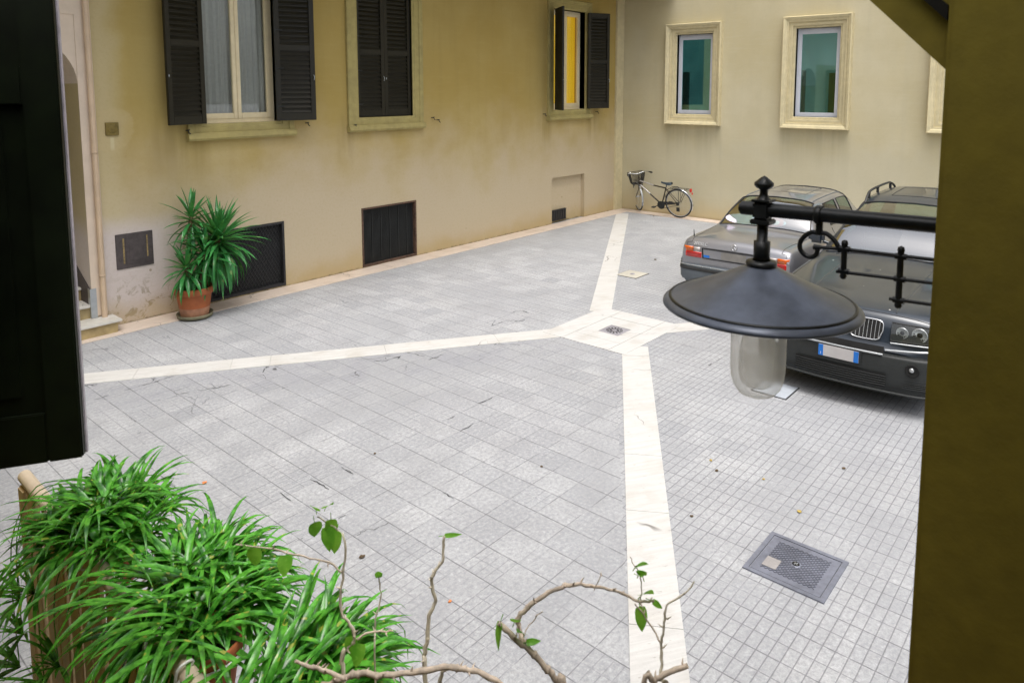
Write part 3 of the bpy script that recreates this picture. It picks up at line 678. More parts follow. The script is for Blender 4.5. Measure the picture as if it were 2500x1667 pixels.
# shutter catches
mb = MB()
for x, z in ((-11.14, 2.52), (-9.24, 2.55), (-8.32, 2.48), (-6.55, 2.55), (-6.42, 2.50), (-3.22, 2.52), (-1.18, 2.52)):
    mb.tube([(x, 0, z), (x, -.07, z), (x, -.075, z-.03), (x+.02, -.09, z-.045)], .008, 6); mb.tube([(x-.03, -.05, z), (x+.03, -.05, z+.01)], .007, 6); mb.cut()
mb.build_each('shutter_catch', M['iron'], LB)
# niche with small grille
mb = MB(); a, b, c, d = -2.87, -2.265, .05, .30
mb.box((a, .06, c), (b, .098, d)); g1 = mb.build('small_grille', M['grille'], LB)
mb = MB()
for k in range(7): mb.box((a+.02+k*.088, .05, c), (a+.035+k*.088, .06, d))
for z in (c, d-.015): mb.box((a, .046, z), (b, .05, z+.015))
mb.build('grille_bars', M['iron'], g1)
# two big cellar vents
a, b, c, d = vents[0]
mb = MB(); mb.box((a+.02, .075, c), (b-.02, .099, d)); v1 = mb.build('vent_grille', M['grille'], LB); v1['label'] = 'diamond mesh cellar grille behind the yucca'
mb = MB(); f = .035
for bx in (((a, -.012, c), (a+f, .07, d)), ((b-f, -.012, c), (b, .07, d)), ((a+f, -.010, c), (b-f, .07, c+f)), ((a+f, -.010, d-f), (b-f, .07, d))): mb.box(*bx)
mb.build('vent_frame', M['grille'], v1)
mb = MB(); n = 22; W = b-a-.07; H_ = d-c-.07; u0, z0 = a+.035, c+.035
for sg in (1, -1):
    for k in range(-n, 2*n):
        s0 = k*W/n*1.0; pts = []
        for i in range(2):
            zz = i*H_; uu = s0+sg*zz*.55+(0 if sg > 0 else H_*.55)
            pts.append((uu, zz))
        (p, q), (r_, s_) = pts
        if r_ == p: continue
        lo, hi = 0.0, 1.0
        for lim in (0, W):
            tt = (lim-p)/(r_-p)
            if (r_ > p) == (lim == 0): lo = max(lo, tt)
            else: hi = min(hi, tt)
        if hi-lo < .02: continue
        P = Vector((u0+p+(r_-p)*lo, .062+.006*sg, z0+q+(s_-q)*lo)); Q = Vector((u0+p+(r_-p)*hi, .062+.006*sg, z0+q+(s_-q)*hi))
        mb.tube([P, Q], .0055, 4, caps=False)
mb.build('mesh', M['iron'], v1)
a, b, c, d = vents[1]
mb = MB(); mb.box((a+.02, .07, c), (b-.02, .099, d)); v2 = mb.build('vent_grille', M['grille'], LB); v2['label'] = 'ribbed cellar vent with a rusty frame under the closed shutters'
mb = MB(); f = .03
for bx in (((a, -.010, c), (a+f, .06, d)), ((b-f, -.010, c), (b, .06, d)), ((a+f, -.008, c), (b-f, .06, c+f)), ((a+f, -.008, d-f), (b-f, .06, d))): mb.box(*bx)
mb.build('vent_frame', M['rust'], v2)
mb = MB()
for k in range(46):
    x = a+.05+k*(b-a-.1)/46; mb.box((x, .052 if k % 8 else .046, c+.03), (x+.012, .069, d-.03))
mb.build('ribs', M['iron'], v2)
# small hatch with worn stripes
a, b, c, d = -12.14, -11.67, .742, 1.205
mb = MB(); mb.box((a, -.012, c), (b, .01, d), None, .004); hc = mb.build('hatch', M['hatch'], LB)
mb = MB(); mb.box((a+.12, -.020, c+.06), (b-.09, -.0125, d-.05), None, .004); mb.box((a+.16, -.026, c+.10), (b-.13, -.0205, d-.09), None, .004); mb.tube([(a+.05, -.012, c+.12), (a+.05, -.02, c+.12)], .014, 10); mb.build('hatch_panel', M['hatch'], hc)
mb = MB(); mb.box((a+.085, -.0145, c+.07), (a+.105, -.012, d-.06)); mb.cut(); mb.box((b-.085, -.0145, c+.12), (b-.068, -.012, d-.05)); mb.cut(); mb.build_each('hatch_stripe', M['hatchy'], hc)
# little brass wall box
a, b, c, d = -12.177, -12.02, 2.50, 2.665
mb = MB(); mb.box((a, -.025, c), (b, .01, d), None, .004); wb = mb.build('wall_box', M['brass'], LB)
mb = MB(); mb.lathe([(.001, -.031), (.05, -.031), (.058, -.026), (.058, -.022)], ((a+b)/2, 0, (c+d)/2), 24, None, True, 'y'); mb.box((a+.062, -.033, c+.05), (a+.070, -.0315, d-.05)); mb.box((a+.09, -.033, c+.05), (a+.096, -.0315, d-.05)); mb.build('cover_disc', M['brass'], wb)
# downpipe and metal corner guard
mb = MB(); mb.tube([(-12.335, -.05, .172), (-12.335, -.05, 9.0)], .034, 14); dp = mb.build('downpipe', M['pipe'], LB)
mb = MB()
for z in (.72, 2.3, 4.2): mb.lathe([(.036, -.012), (.040, -.010), (.040, .010), (.036, .012)], (-12.335, -.05, z), 14); mb.cut()
mb.build_each('pipe_clip', M['pipe'], dp)
mb = MB(); mb.box((-12.475, -.017, .18), (-12.405, -.0125, .56)); mb.box((-12.479, -.017, .18), (-12.475, .06, .56)); mb.build('corner_guard', M['metal'], LB)

# ---------------- stair in the arch
ST = thing('stone_stairs', 'worn marble steps with ochre risers going up inside the arch', 'stairs', (-12.9, 0, 0))
for k in range(7):
    yf = -.30+.30*k; x1 = -12.215 if k == 0 else -12.462; z = .175*(k+1)
    mb = MB(); mb.box((-14.19, yf, z-.035), (x1, yf+.34, z), None, .008); st = mb.build('step', M['step'], ST)
    mb = MB(); mb.box((-14.19, yf+.025, z-.175 if k else 0), (x1-.05 if k == 0 else x1, yf+.06, z-.036)); mb.build('riser', M['riser'], st)
    if k == 0:
        mb = MB(); mb.box((-12.30, yf+.06, 0), (x1-.05, .0, z-.036)); mb.build('step_end', M['riser'], st)
mb = MB(); mb.prism([(.03, .175), (.03, .56), (.9, 1.06), (.9, .7)], -12.475, -12.4625, None, lambda y, z, h: (h, y, z)); mb.build('skirting', M['hatch'], ST)

# ---------------- back building
BB = thing('khaki_building', 'khaki plastered building across the back with deep framed windows', 'building', (0, -7, 0))
bw = [(-2.42, -1.52), (-5.215, -4.32), (-8.03, -7.13)]; Z0, Z1w = 2.47, 4.335
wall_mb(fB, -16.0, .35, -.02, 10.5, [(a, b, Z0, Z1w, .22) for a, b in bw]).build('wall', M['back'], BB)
for k, (a, b) in enumerate(bw):
    mb = MB(); sweep_rect(mb, fB, a, b, Z0, Z1w, [(0, -.13), (0, .008), (.012, .030), (.05, .030), (.052, .062), (.075, .066), (.13, .064), (.132, .10), (.165, .104), (.19, .130), (.235, .148), (.25, .125), (.25, 0)])
    so = mb.build('window_surround', M['surr_b'], BB)
    mb = MB(); f = .092; x = .085
    mb.box((x, a, Z0), (x+.05, a+f, Z1w), None, .006); mb.box((x, b-f, Z0), (x+.05, b, Z1w), None, .006); mb.box((x+.001, a+f, Z0), (x+.049, b-f, Z0+f), None, .006); mb.box((x+.001, a+f, Z1w-f-.03), (x+.049, b-f, Z1w), None, .006)
    fr = mb.build('window_frame', M['white'], BB)
    mb = MB(); mb.box((x+.02, a+f, Z0+f), (x+.026, b-f, Z1w-f-.03)); mb.build('pane', M['pane_g'], fr)
    # office behind, its walls given a faint added glow
    mb = MB(); X1 = 2.2; A, B_ = a-.55, b+.55; C_, D_ = Z0-.9, Z1w+.5
    q = [(A, C_), (B_, C_), (B_, D_), (A, D_)]
    for i in range(4):
        p, r_ = q[i], q[(i+1) % 4]; mb.add([(.24, *p), (.24, *r_), (X1, *r_), (X1, *p)], [(0, 1, 2, 3)])
    mb.add([(X1, *p) for p in q], [(0, 1, 2, 3)]); mb.build('office_room', M['teal'], fr)
    mb = MB(); mb.box((X1-.6, A+.25, C_), (X1-.05, B_-.75, Z0+.95)); mb.box((.5, b-.02, C_), (.62, b+.3, Z0+1.0)); mb.build('office_cupboard', M['tealdk'], fr)
    if k == 0:
        mb = MB(); mb.box((.15, b-.62, Z0+.08), (.154, b-.26, Z0+.24)); mb.build('paper_sheet', M['teal'], fr)
mb = MB(); mb.box((-.45, -16, 10.5), (.3, .3, 10.7)); mb.build('unseen_eaves', M['near'], BB)

# ================================================================== near building: opening the view is taken from
NB = thing('near_building', 'shaded ochre wall of the near house around the viewing opening', 'building', (-15.5, -9.5, 0))
mb = MB()
X0, X1 = -15.58, -15.45
mb.box((X0, -11.3, -.02), (X1, -7.35, 2.0)); mb.box((X0, -11.3, 3.6), (X1, -7.35, 3.8)); mb.box((X0, -7.35, -.02), (X1, .0, 3.8)); mb.box((X0, -15.5, -.02), (X1, -11.3, 8.0))  # south end raised out of view to darken windscreen reflections, rest kept low
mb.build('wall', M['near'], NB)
mb = MB()
mb.box((-18.5, -12.0, 1.0), (X0-.001, -6.8, 1.1)); mb.box((-18.5, -12.0, 3.75), (X0-.001, -6.8, 3.85)); mb.box((-18.6, -12, 1.1), (-18.5, -6.8, 3.75)); mb.box((-18.5, -12.1, 1.1), (X0-.001, -12, 3.75)); mb.box((-18.5, -6.8, 1.1), (X0-.001, -6.7, 3.75))
mb.build('room_shell', M['room'], NB)
PL = thing('corner_pillar', 'tall olive ochre pillar in deep shade filling the right edge', 'pillar', (-14.2, -10.4, 0))
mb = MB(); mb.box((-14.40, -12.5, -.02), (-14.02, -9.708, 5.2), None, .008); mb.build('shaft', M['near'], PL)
mb = MB(); s = .075
mb.prism([(-9.715, 3.118), (-9.15, 3.683), (-9.15, 3.9), (-9.50, 3.9), (-9.715, 3.685)], -14.375, -14.10, None, lambda y, z, h: (h, y, z)); hb = mb.build('sloping_haunch', M['near'], PL)
mb = MB(); mb.prism([(-9.706, 3.205), (-9.2, 3.711), (-9.2, 3.735), (-9.706, 3.229)], -14.392, -14.376, None, lambda y, z, h: (h, y, z)); mb.build('dark_strip', M['shutter'], hb)  # plain dark strip laid along the haunch
mb = MB(); mb.box((-15.449, -12.5, 4.6), (-14.02, -9.75, 4.75)); mb.box((-15.449, -12.6, -.02), (-14.401, -12.5, 4.6)); mb.box((-15.44, -12.49, 1.2), (-14.41, -9.9, 1.3)); mb.build('pillar_shade_box', M['near'], PL)  # unseen ceiling, end wall and floor added to keep the pillar dark

# dark shutter at the left
mb = MB()
for P in ([(-9.836, 2.094), (-9.848, 2.07), (-9.857, 2.048)], [(-9.846, 2.096), (-9.852, 2.072)]):
    Q = smooth_pts([(-14.4005, a, b) for a, b in P]); mb.tube(Q, [.0006+.0012*math.sin(PI*i/(len(Q)-1)) for i in range(len(Q))], 5)
mb.build('scratch', M['hatchy'], PL)
SH = thing('window_shutter', 'dark green panelled window shutter standing open at the left edge', 'shutter', (-15.585, -7.49, 2.078))
fx, fy = -15.065, -7.789; d = Vector((.867, -.498, 0)); nrm = Vector((.498, .867, 0)); Lw = .62
MS = Matrix(((d.x, nrm.x, 0, fx-d.x*Lw), (d.y, nrm.y, 0, fy-d.y*Lw), (0, 0, 1, 2.078), (0, 0, 0, 1)))
mb = MB(); h = 2.3; st = .085
mb.box((0, 0, 0), (st, .045, h), MS, .004); mb.box((Lw-st, 0, 0), (Lw, .045, h), MS, .004)
for a, b in ((0, .14), (.98, 1.08), (h-.1, h)): mb.box((st, .001, a), (Lw-st, .044, b), MS, .003)
lf = mb.build('shutter_frame', M['panelled'], SH)
mb = MB()
for a, b in ((.14, .98), (1.08, h-.1)):
    mb.box((st, .012, a), (Lw-st, .033, b), MS); mb.box((st+.05, .006, a+.05), (Lw-st-.05, .0115, b-.05), MS, .005); mb.cut()
mb.build_each('panel', M['panelled'], lf)
mb = MB(); mb.box((Lw-.0005, .030, .0), (Lw+.004, .0455, h), MS); mb.box((Lw-.012, .0445, .0), (Lw+.004, .0475, h), MS); mb.build('skylit_edge', M['skylit_tone'], SH)  # lighter strip painting the sky's light along the free edge
mb = MB()
for z in (.35, 1.9): mb.tube([MS @ Vector((-.01, .022, z)), MS @ Vector((-.01, .022, z+.12))], .012, 8); mb.cut()
mb.build_each('hinge', M['iron'], SH)

# ================================================================== wall lamp
LX, LY = -14.29, -9.38
LP = thing('wall_lamp', 'black iron bracket lamp with a conical shade and frosted glass jar', 'lamp', (LX, -9.70, 2.85))
mb = MB(); mb.tube([(LX, -9.335, 2.851), (LX, -9.708, 2.858)], .0145, 16); arm = mb.build('arm', M['iron'], LP)
mb = MB(); mb.lathe([(.0, -.030), (.012, -.026), (.0145, -.016), (.010, -.006), (.010, 0)], (LX, -9.331, 2.851), 14, None, True, 'y'); mb.build('arm_knob', M['iron'], arm)
mb = MB(); mb.lathe([(.001, .008), (.055, .006), (.06, 0)], (LX, -9.7085, 2.858), 20, None, True, 'y'); mb.build('wall_plate', M['iron'], arm)
mb = MB(); mb.lathe([(.001, 2.921), (.006, 2.918), (.019, 2.907), (.0195, 2.902), (.016, 2.897), (.0085, 2.893), (.008, 2.884), (.010, 2.878), (.013, 2.874), (.015, 2.872), (.001, 2.8715)], (LX, LY, 0), 20); mb.build('finial', M['iron'], LP)
mb = MB()
mb.box((LX-.017, LY-.017, 2.832), (LX+.017, LY+.017, 2.868), None, .004); mb.box((LX-.020, LY-.020, 2.868), (LX+.020, LY+.020, 2.873), None, .002); mb.box((LX-.020, LY-.020, 2.822), (LX+.020, LY+.020, 2.832), None, .002)
mb.lathe([(.011, 2.82), (.011, 2.787), (.0165, 2.786), (.0165, 2.750), (.011, 2.749)], (LX, LY, 0), 18)
mb.lathe([(.018, 2.747), (.029, 2.745), (.031, 2.741), (.031, 2.737), (.026, 2.734)], (LX, LY, 0), 22)
mb.build('stem', M['iron'], LP)
mb = MB(); mb.lathe([(.024, 2.737), (.040, 2.729), (0.0965, 2.701), (0.1447, 2.680), (0.1766, 2.6665), (0.1805, 2.6645), (0.1833, 2.6625), (0.1862, 2.6615), (0.1901, 2.660), (0.1964, 2.654), (0.1973, 2.650), (0.1949, 2.6475), (0.1911, 2.650), (0.1833, 2.658), (0.0965, 2.695), (.03, 2.728)], (LX, LY, 0), 72)
mb.build('lamp_shade', M['lampblk'], LP)
mb = MB(); mb.lathe([(0.1795, 2.6655), (0.1819, 2.6668), (0.1848, 2.6648), (0.1848, 2.6620)], (LX, LY, 0), 72); mb.build('shade_rim', M['iron'], LP)
mb = MB(); mb.lathe([(.03, 2.726), (.062, 2.70), (.068, 2.64), (.066, 2.612), (.060, 2.610)], (LX, LY, 0), 32); mb.build('jar_holder', M['cream'], LP)
t = NT('thick_jar_glass'); g = t.bsdf((0.97, 0.97, 0.96), 0.06, 0, None)
fr = t.n('ShaderNodeLayerWeight', {'Blend': 0.30}).outputs['Facing']
tl = t.n('ShaderNodeBsdfTranslucent', {0: (0.97, 0.97, 0.96, 1)}).outputs[0]
wh = t.n('ShaderNodeMixShader', {0: 0.85, 1: g.outputs[0], 2: tl}).outputs[0]
tr = t.n('ShaderNodeBsdfTransparent', {0: (0.96, 0.96, 0.95, 1)}).outputs[0]
t.fin(t.n('ShaderNodeMixShader', {0: t.math('ADD', t.math('MULTIPLY', t.math('POWER', fr, 2.2), 0.6), 0.24, clamp=True), 1: tr, 2: wh}).outputs[0]); M['jar'] = t.m
jar = [(.056, 2.66), (.0555, 2.60), (.055, 2.52), (.053, 2.497), (.047, 2.478), (.037, 2.465), (.022, 2.458), (.0005, 2.456)]
mb = MB(); mb.lathe(jar, (LX, LY, 0), 40); jo = mb.build('glass_jar', M['jar'], LP)
t = NT('frosted_bulb'); g = t.bsdf((0.90, 0.90, 0.90), 0.5); M['bulb'] = t.m
m1 = t.n('ShaderNodeMixShader', {0: 0.80, 1: g.outputs[0], 2: t.n('ShaderNodeBsdfTranslucent', {0: (0.97, 0.97, 0.97, 1)}).outputs[0]}).outputs[0]
t.fin(t.n('ShaderNodeMixShader', {0: 0.68, 1: m1, 2: t.n('ShaderNodeBsdfTransparent', {0: (0.97, 0.97, 0.97, 1)}).outputs[0]}).outputs[0])
mb = MB(); mb.lathe([(.013, 2.66), (.017, 2.62), (.024, 2.595), (.034, 2.575), (.038, 2.55), (.038, 2.505), (.034, 2.488), (.022, 2.478), (.0005, 2.475)], (LX, LY, 0), 28); mb.build('bulb', M['bulb'], jo)
# scroll and rails under the arm
def y_(a): return (LX, a[0], a[1])
sc = [(-9.492, 2.842), (-9.492, 2.815)]
mb = MB(); mb.lathe([(.017, -.006), (.0185, -.004), (.0185, .004), (.017, .006)], (LX, -9.490, 2.8535), 18, None, True, 'y'); mb.tube([y_(p) for p in sc], .0068, 12)
arc = []
for k in range(25):
    a = R(95)+R(285)*k/24; r = .0245-.0022*(k/24)
    arc.append((LX, -9.4795+math.cos(a)*r*1.0, 2.7935+math.sin(a)*r))
# C scroll: out of the hanger, round the left side and back to the inner knob
left = [(-9.490, 2.817), (-9.479, 2.8175), (-9.466, 2.809), (-9.457, 2.795), (-9.4575, 2.781), (-9.466, 2.771), (-9.478, 2.768), (-9.488, 2.774), (-9.4905, 2.785)]
right = [(-9.490, 2.817), (-9.504, 2.8185), (-9.517, 2.811), (-9.527, 2.799), (-9.533, 2.786)]
def smooth(pts, n=5):
    out = []; P = [Vector(p) for p in pts]
    for i in range(len(P)-1):
        a, b, c, d = P[max(i-1, 0)], P[i], P[i+1], P[min(i+2, len(P)-1)]
        for k in range(n):
            t = k/n; out.append(0.5*((2*b)+(c-a)*t+(2*a-5*b+4*c-d)*t*t+(3*b-a-3*c+d)*t**3))
    out.append(P[-1]); return out
mb.tube(smooth([y_(p) for p in left]), .0048, 10); mb.tube(smooth([y_(p) for p in right]), .0048, 10)
mb.tube([(LX, -9.483, 2.789), (LX, -9.496, 2.789)], .0055, 10)
mb.build('scroll', M['iron'], LP)
mb = MB()
mb.tube([(LX, -9.484, 2.789), (LX, -9.540, 2.7925), (LX, -9.637, 2.7945), (LX, -9.708, 2.796)], .0036, 10); mb.cut()
mb.tube([(LX, -9.527, 2.7475), (LX, -9.637, 2.7515), (LX, -9.708, 2.754)], .0033, 10); mb.cut()
mb.tube([(LX, -9.622, 2.712), (LX, -9.708, 2.715)], .0033, 10); mb.cut()
mb.build_each('side_rail', M['iron'], LP)
mb = MB()
for y, a, b in ((-9.540, 2.741, 2.803), (-9.637, 2.703, 2.805)):
    mb.tube([(LX, y, a), (LX, y, b)], .0056, 12); mb.lathe([(.0002, .008), (.005, .006), (.0066, 0), (.0056, -.003)], (LX, y, b), 12); mb.lathe([(.0056, .003), (.0066, 0), (.005, -.005), (.0002, -.007)], (LX, y, a), 12)
    for z in (2.7935, 2.750 if y > -9.6 else 2.7515, 2.712):
        if z > a-.002: mb.tube([(LX, y-.010, z), (LX, y+.009, z)], .0058, 10)
    mb.cut()
mb.build_each('upright', M['iron'], LP)

# ================================================================== fence with hanging pots
FX = -14.90
FN = thing('picket_fence', 'beige wooden picket fence with a rounded pale top rail', 'fence', (FX, -8, 0))
mb = MB(); mb.tube([(FX+.03, -6.40, 1.43), (FX-.05, -10.6, 1.43)], .027, 14); mb.build('top_rail', M['rail'], FN)
mb = MB(); mb.box((FX, -6.48, 0), (FX+.06, -6.40, 1.40), None, .008); mb.build('post', M['picket'], FN)
mb = MB(); mb.box((FX+.012, -10.6, .25), (FX+.04, -6.44, .33)); mb.build('bottom_rail', M['picket'], FN)
mb = MB(); mb.box((-.011, -.047, 0.04), (.011, .047, 1.40), None, .005); pk0 = mb.build('picket', M['picket'], None); pk0.parent = FN
ys = [-6.54-.118*k for k in range(34)]
for k, y in enumerate(ys):
    o = pk0 if k == 0 else pk0.copy()
    if k: COL.objects.link(o); o.parent = FN
    o.location = (.028+.0165*(y+6.5)+random.uniform(-.002, .002), y+8, random.uniform(-.006, .004)); o.rotation_euler = (random.uniform(-.006, .006), random.uniform(-.01, .01), 0)

def strap_leaf(mb, base, az, el, L, w, droop, segs=7, fold=.25, twist=0.0):
    p = Vector(base); e = el; st = L/segs; rows = []
    for i in range(segs+1):
        t = i/segs
        ww = w*(0.55+0.9*t if t < .3 else .82+.18*math.sin(PI*min(1, (t-.3)/.35)/1.0) if t < .5 else 1.0)*(1-max(0, (t-.42)/.58)**1.6)
        a = az+twist*t; d = Vector((math.cos(a)*math.cos(e), math.sin(a)*math.cos(e), math.sin(e)))
        s = Vector((-math.sin(a), math.cos(a), 0)); n = s.cross(d)*-1
        ww = max(ww, .0006)
        rows.append([p-s*ww*.5-n*(-fold*ww*.5), p.copy(), p+s*ww*.5-n*(-fold*ww*.5)])
        p = p+d*st; e -= droop*st*(0.35+1.3*t)
        e = max(e, -1.5)
    mb.grid(rows, True)

def spider_plant(name, loc, label, pot, seed, n_ros, spread, leafn, height, drape=0, clear=None):
    rnd = random.Random(seed); P = thing(name, label, 'potted plant', loc, 'spider plants along the fence'); x, y, z = loc
    if pot:
        mb = MB(); mb.lathe([(.001, -.18), (.075, -.18), (.098, -.04), (.098, -.035), (.109, -.035), (.113, -.028), (.113, .004), (.108, .008), (.101, .004), (.098, -.03), (.001, -.03)], loc, 36); po = mb.build('pot', M['terra'], P)
        mb = MB(); mb.lathe([(.001, -.022), (.06, -.024), (.0985, -.029)], loc, 24); mb.build('soil', M['soil'], po)
        mb = MB()
        ring = [(x+.119*math.cos(a), y+.119*math.sin(a), z-.03) for a in [2*PI*k/28 for k in range(28)]]
        mb.tube(ring, .0045, 8, True)
        for dy in (-.10, .10):
            mb.tube(smooth([(x-.10, y+dy, z-.03), (x-.15, y+dy, z-.025), (FX+.015, y+dy, z+.035), (FX-.03, y+dy, z+.035), (FX-.04, y+dy, z-.03)], 4), .0045, 8)
            mb.tube(smooth([(x+.10, y+dy, z-.03), (x+.09, y+dy, z-.17), (x-.08, y+dy, z-.19), (FX+.03, y+dy, z-.16)], 4), .0045, 8)
        mb.build('wire_holder', M['wire'], P)
    mb = MB()
    for k in range(n_ros):
        a = rnd.uniform(0, 2*PI); r = spread*math.sqrt(rnd.random())
        bx, by = x+r*math.cos(a), y+r*math.sin(a)*1.15
        bz = z+height*(1-(r/spread)**1.6*.85)*rnd.uniform(.75, 1.05) if k > 1 else z+.0
        sz = rnd.uniform(.8, 1.15)
        for i in range(leafn):
            az = rnd.uniform(0, 2*PI); out = math.atan2(by-y, bx-x)
            if rnd.random() < .55 and r > .05: az = out+rnd.gauss(0, .8)
            if clear is not None and math.cos(az-clear) > .35: continue
            el = rnd.uniform(-.1, 1.0)
            strap_leaf(mb, (bx+rnd.uniform(-.015, .015), by+rnd.uniform(-.015, .015), bz), az, el, sz*rnd.uniform(.18, .33), rnd.uniform(.015, .026), rnd.uniform(4.0, 8.0), 8, rnd.uniform(.2, .6), rnd.uniform(-.5, .5))
    for k in range(drape):
        az = PI+rnd.gauss(0, .55)
        strap_leaf(mb, (x-.06+rnd.uniform(-.05, .05), y+rnd.uniform(-.24, .24), z+rnd.uniform(.0, .06)), az, rnd.uniform(.2, .9), rnd.uniform(.32, .50), rnd.uniform(.017, .025), rnd.uniform(3.2, 5.0), 10, rnd.uniform(.2, .5), rnd.uniform(-.3, .3))
    mb.build('foliage', M['spider'], P)
    # trailing runners with plantlets
    return P
sp1 = spider_plant('spider_plant', (-14.775, -7.12, 1.43), 'bushy spider plant in a terracotta pot at the far end of the fence', True, 3, 24, .17, 20, .07, 8)
sp2 = spider_plant('spider_plant', (-14.735, -7.68, 1.40), 'broad spider plant spilling over the middle of the fence rail', True, 8, 28, .17, 20, .03, 24)
sp3 = spider_plant('spider_plant', (-14.745, -8.28, 1.42), 'nearest spider plant behind the bare branches at the bottom edge', True, 5, 34, .16, 21, .03, 4, R(115))
sp4 = spider_plant('spider_plant', (-14.80, -7.90, 1.43), 'small sparse spider plant in the terracotta pot whose rim shows beside the rail', True, 11, 1, .02, 22, .0, 6)
rnd = random.Random(21); mb = MB()
for y0, zz, xo in ((-6.62, 1.02, -.05), (-6.70, .92, -.07), (-6.78, 1.12, -.04), (-6.95, .84, -.07), (-7.1, 1.0, -.06), (-6.66, .76, -.08)):
    mb.tube(smooth([(-14.76, y0-.15, 1.50), (FX, y0-.06, 1.50), (FX+xo-.02, y0-.02, 1.3), (FX+xo-.02, y0, zz)], 5), .0022, 5)
    for i in range(18): strap_leaf(mb, (FX+xo-.02, y0, zz), rnd.uniform(1.5, 4.7), rnd.uniform(.0, 1.2), rnd.uniform(.10, .22), rnd.uniform(.011, .018), rnd.uniform(4, 9), 6, .3)
mb.build('runners', M['spider'], sp1)

# ================================================================== bare climbing branches with a few leaves
BR = thing('climbing_branches', 'thorny bare branches with a few fresh green leaves rising along the bottom edge', 'shrub', (-14.85, -9.0, 0))
def cane(pts, r0, r1, mat, thorns=0, name='branch', seed=0):
    rd = random.Random(seed); P = smooth(pts, 4); n = len(P)
    for p in P[1:-1]: p += Vector((rd.uniform(-1, 1), rd.uniform(-1, 1), rd.uniform(-1, 1)))*.0016
    rs = [.84*(r0+(r1-r0)*i/(n-1))*rd.uniform(.88, 1.14) for i in range(n)]
    mb = MB(); mb.tube(P, rs, 8)
    for k in range(thorns):
        i = rd.randrange(1, n-1); d = (P[i+1]-P[i-1]).normalized(); s = Vector((rd.uniform(-1, 1), rd.uniform(-1, 1), rd.uniform(-.2, 1))); s = (s-d*s.dot(d)).normalized()
        mb.tube([P[i], P[i]+s*(rs[i]+.002), P[i]+s*(rs[i]+.009)+d*.004], [rs[i]*.55, .0018, .0003], 5)
    for k in range(max(1, thorns//3)):
        i = rd.randrange(1, n-1); mb.tube([P[i]-(P[i+1]-P[i]).normalized()*.004, P[i], P[i]+(P[i+1]-P[i]).normalized()*.004], [rs[i]*.9, rs[i]*1.35, rs[i]*.9], 8)
    return mb.build(name, mat, BR)
FOOT = {'M': [(-15.02, -8.80, 1.75), (-15.03, -8.78, 1.2), (-14.95, -8.85, .0)]}
cane([(-14.95, -8.85, .0), (-15.04, -8.77, 1.3), (-15.01, -8.81, 1.88), (-14.987, -8.841, 1.954), (-14.973, -8.855, 1.962), (-14.945, -8.885, 1.974), (-14.928, -8.906, 1.969), (-14.883, -8.957, 1.974), (-14.843, -9.002, 1.984), (-14.821, -9.027, 1.982), (-14.799, -9.053, 1.974), (-14.772, -9.088, 1.953), (-14.75, -9.115, 1.90)], .0075, .0058, M['cane'], 16, seed=1)
cane([(-15.03, -8.784, 1.997), (-15.013, -8.805, 1.986), (-14.993, -8.829, 1.979), (-14.97, -8.858, 1.962)], .0035, .0055, M['cane'], 6, seed=2)
cane([(-14.82, -8.95, .0), (-14.81, -8.92, 1.6), (-14.805, -8.906, 1.895), (-14.804, -8.902, 1.928), (-14.796, -8.905, 1.964), (-14.791, -8.904, 2.01), (-14.779, -8.912, 2.043), (-14.782, -8.903, 2.079), (-14.775, -8.907, 2.104), (-14.763, -8.918, 2.122), (-14.76, -8.917, 2.147), (-14.756, -8.917, 2.176)], .0065, .0030, M['cane_pale'], 8, seed=3)
cane([(-14.845, -8.978, 1.85), (-14.84, -8.984, 1.922), (-14.832, -8.987, 1.959), (-14.823, -8.998, 1.968)], .005, .004, M['cane_pale'], 2, seed=4)
cane([(-14.93, -8.82, .0), (-14.92, -8.785, 1.7), (-14.916, -8.775, 1.921), (-14.908, -8.78, 1.942), (-14.895, -8.791, 1.964), (-14.898, -8.783, 1.993), (-14.91, -8.765, 2.021), (-14.902, -8.763, 2.086), (-14.892, -8.762, 2.165), (-14.905, -8.74, 2.195), (-14.925, -8.714, 2.215)], .006, .0016, M['cane_pale'], 10, seed=5)
cane([(-14.896, -8.791, 1.958), (-14.88, -8.806, 1.973), (-14.863, -8.825, 1.978), (-14.842, -8.85, 1.98)], .003, .0016, M['cane'], 2, name='twig', seed=6)
cane([(-15.02, -8.55, 2.13), (-14.984, -8.586, 2.123), (-14.948, -8.629, 2.11), (-14.917, -8.667, 2.099), (-14.891, -8.699, 2.088), (-14.873, -8.723, 2.067)], .0016, .0024, M['cane'], 4, name='twig', seed=7)
cane([(-14.82, -8.75, .0), (-14.812, -8.748, 1.7), (-14.808, -8.747, 1.911), (-14.8, -8.748, 1.953), (-14.794, -8.75, 1.988), (-14.794, -8.745, 2.022)], .0026, .0016, M['cane_pale'], 2, name='twig', seed=8)
cane([(-14.78, -9.30, .0), (-14.80, -9.275, 1.6), (-14.805, -9.264, 2.054), (-14.811, -9.253, 2.076), (-14.819, -9.24, 2.099), (-14.836, -9.215, 2.132), (-14.849, -9.198, 2.147), (-14.861, -9.181, 2.168), (-14.869, -9.17, 2.18)], .0072, .0052, M['cane'], 9, seed=9)
cane([(-14.838, -9.205, 2.135), (-14.827, -9.180, 2.15), (-14.824, -9.177, 2.167), (-14.808, -9.192, 2.191), (-14.786, -9.214, 2.211), (-14.765, -9.236, 2.223), (-14.747, -9.257, 2.226), (-14.725, -9.283, 2.22), (-14.705, -9.307, 2.213), (-14.68, -9.338, 2.196), (-14.664, -9.357, 2.195)], .0056, .0022, M['cane'], 12, seed=10)
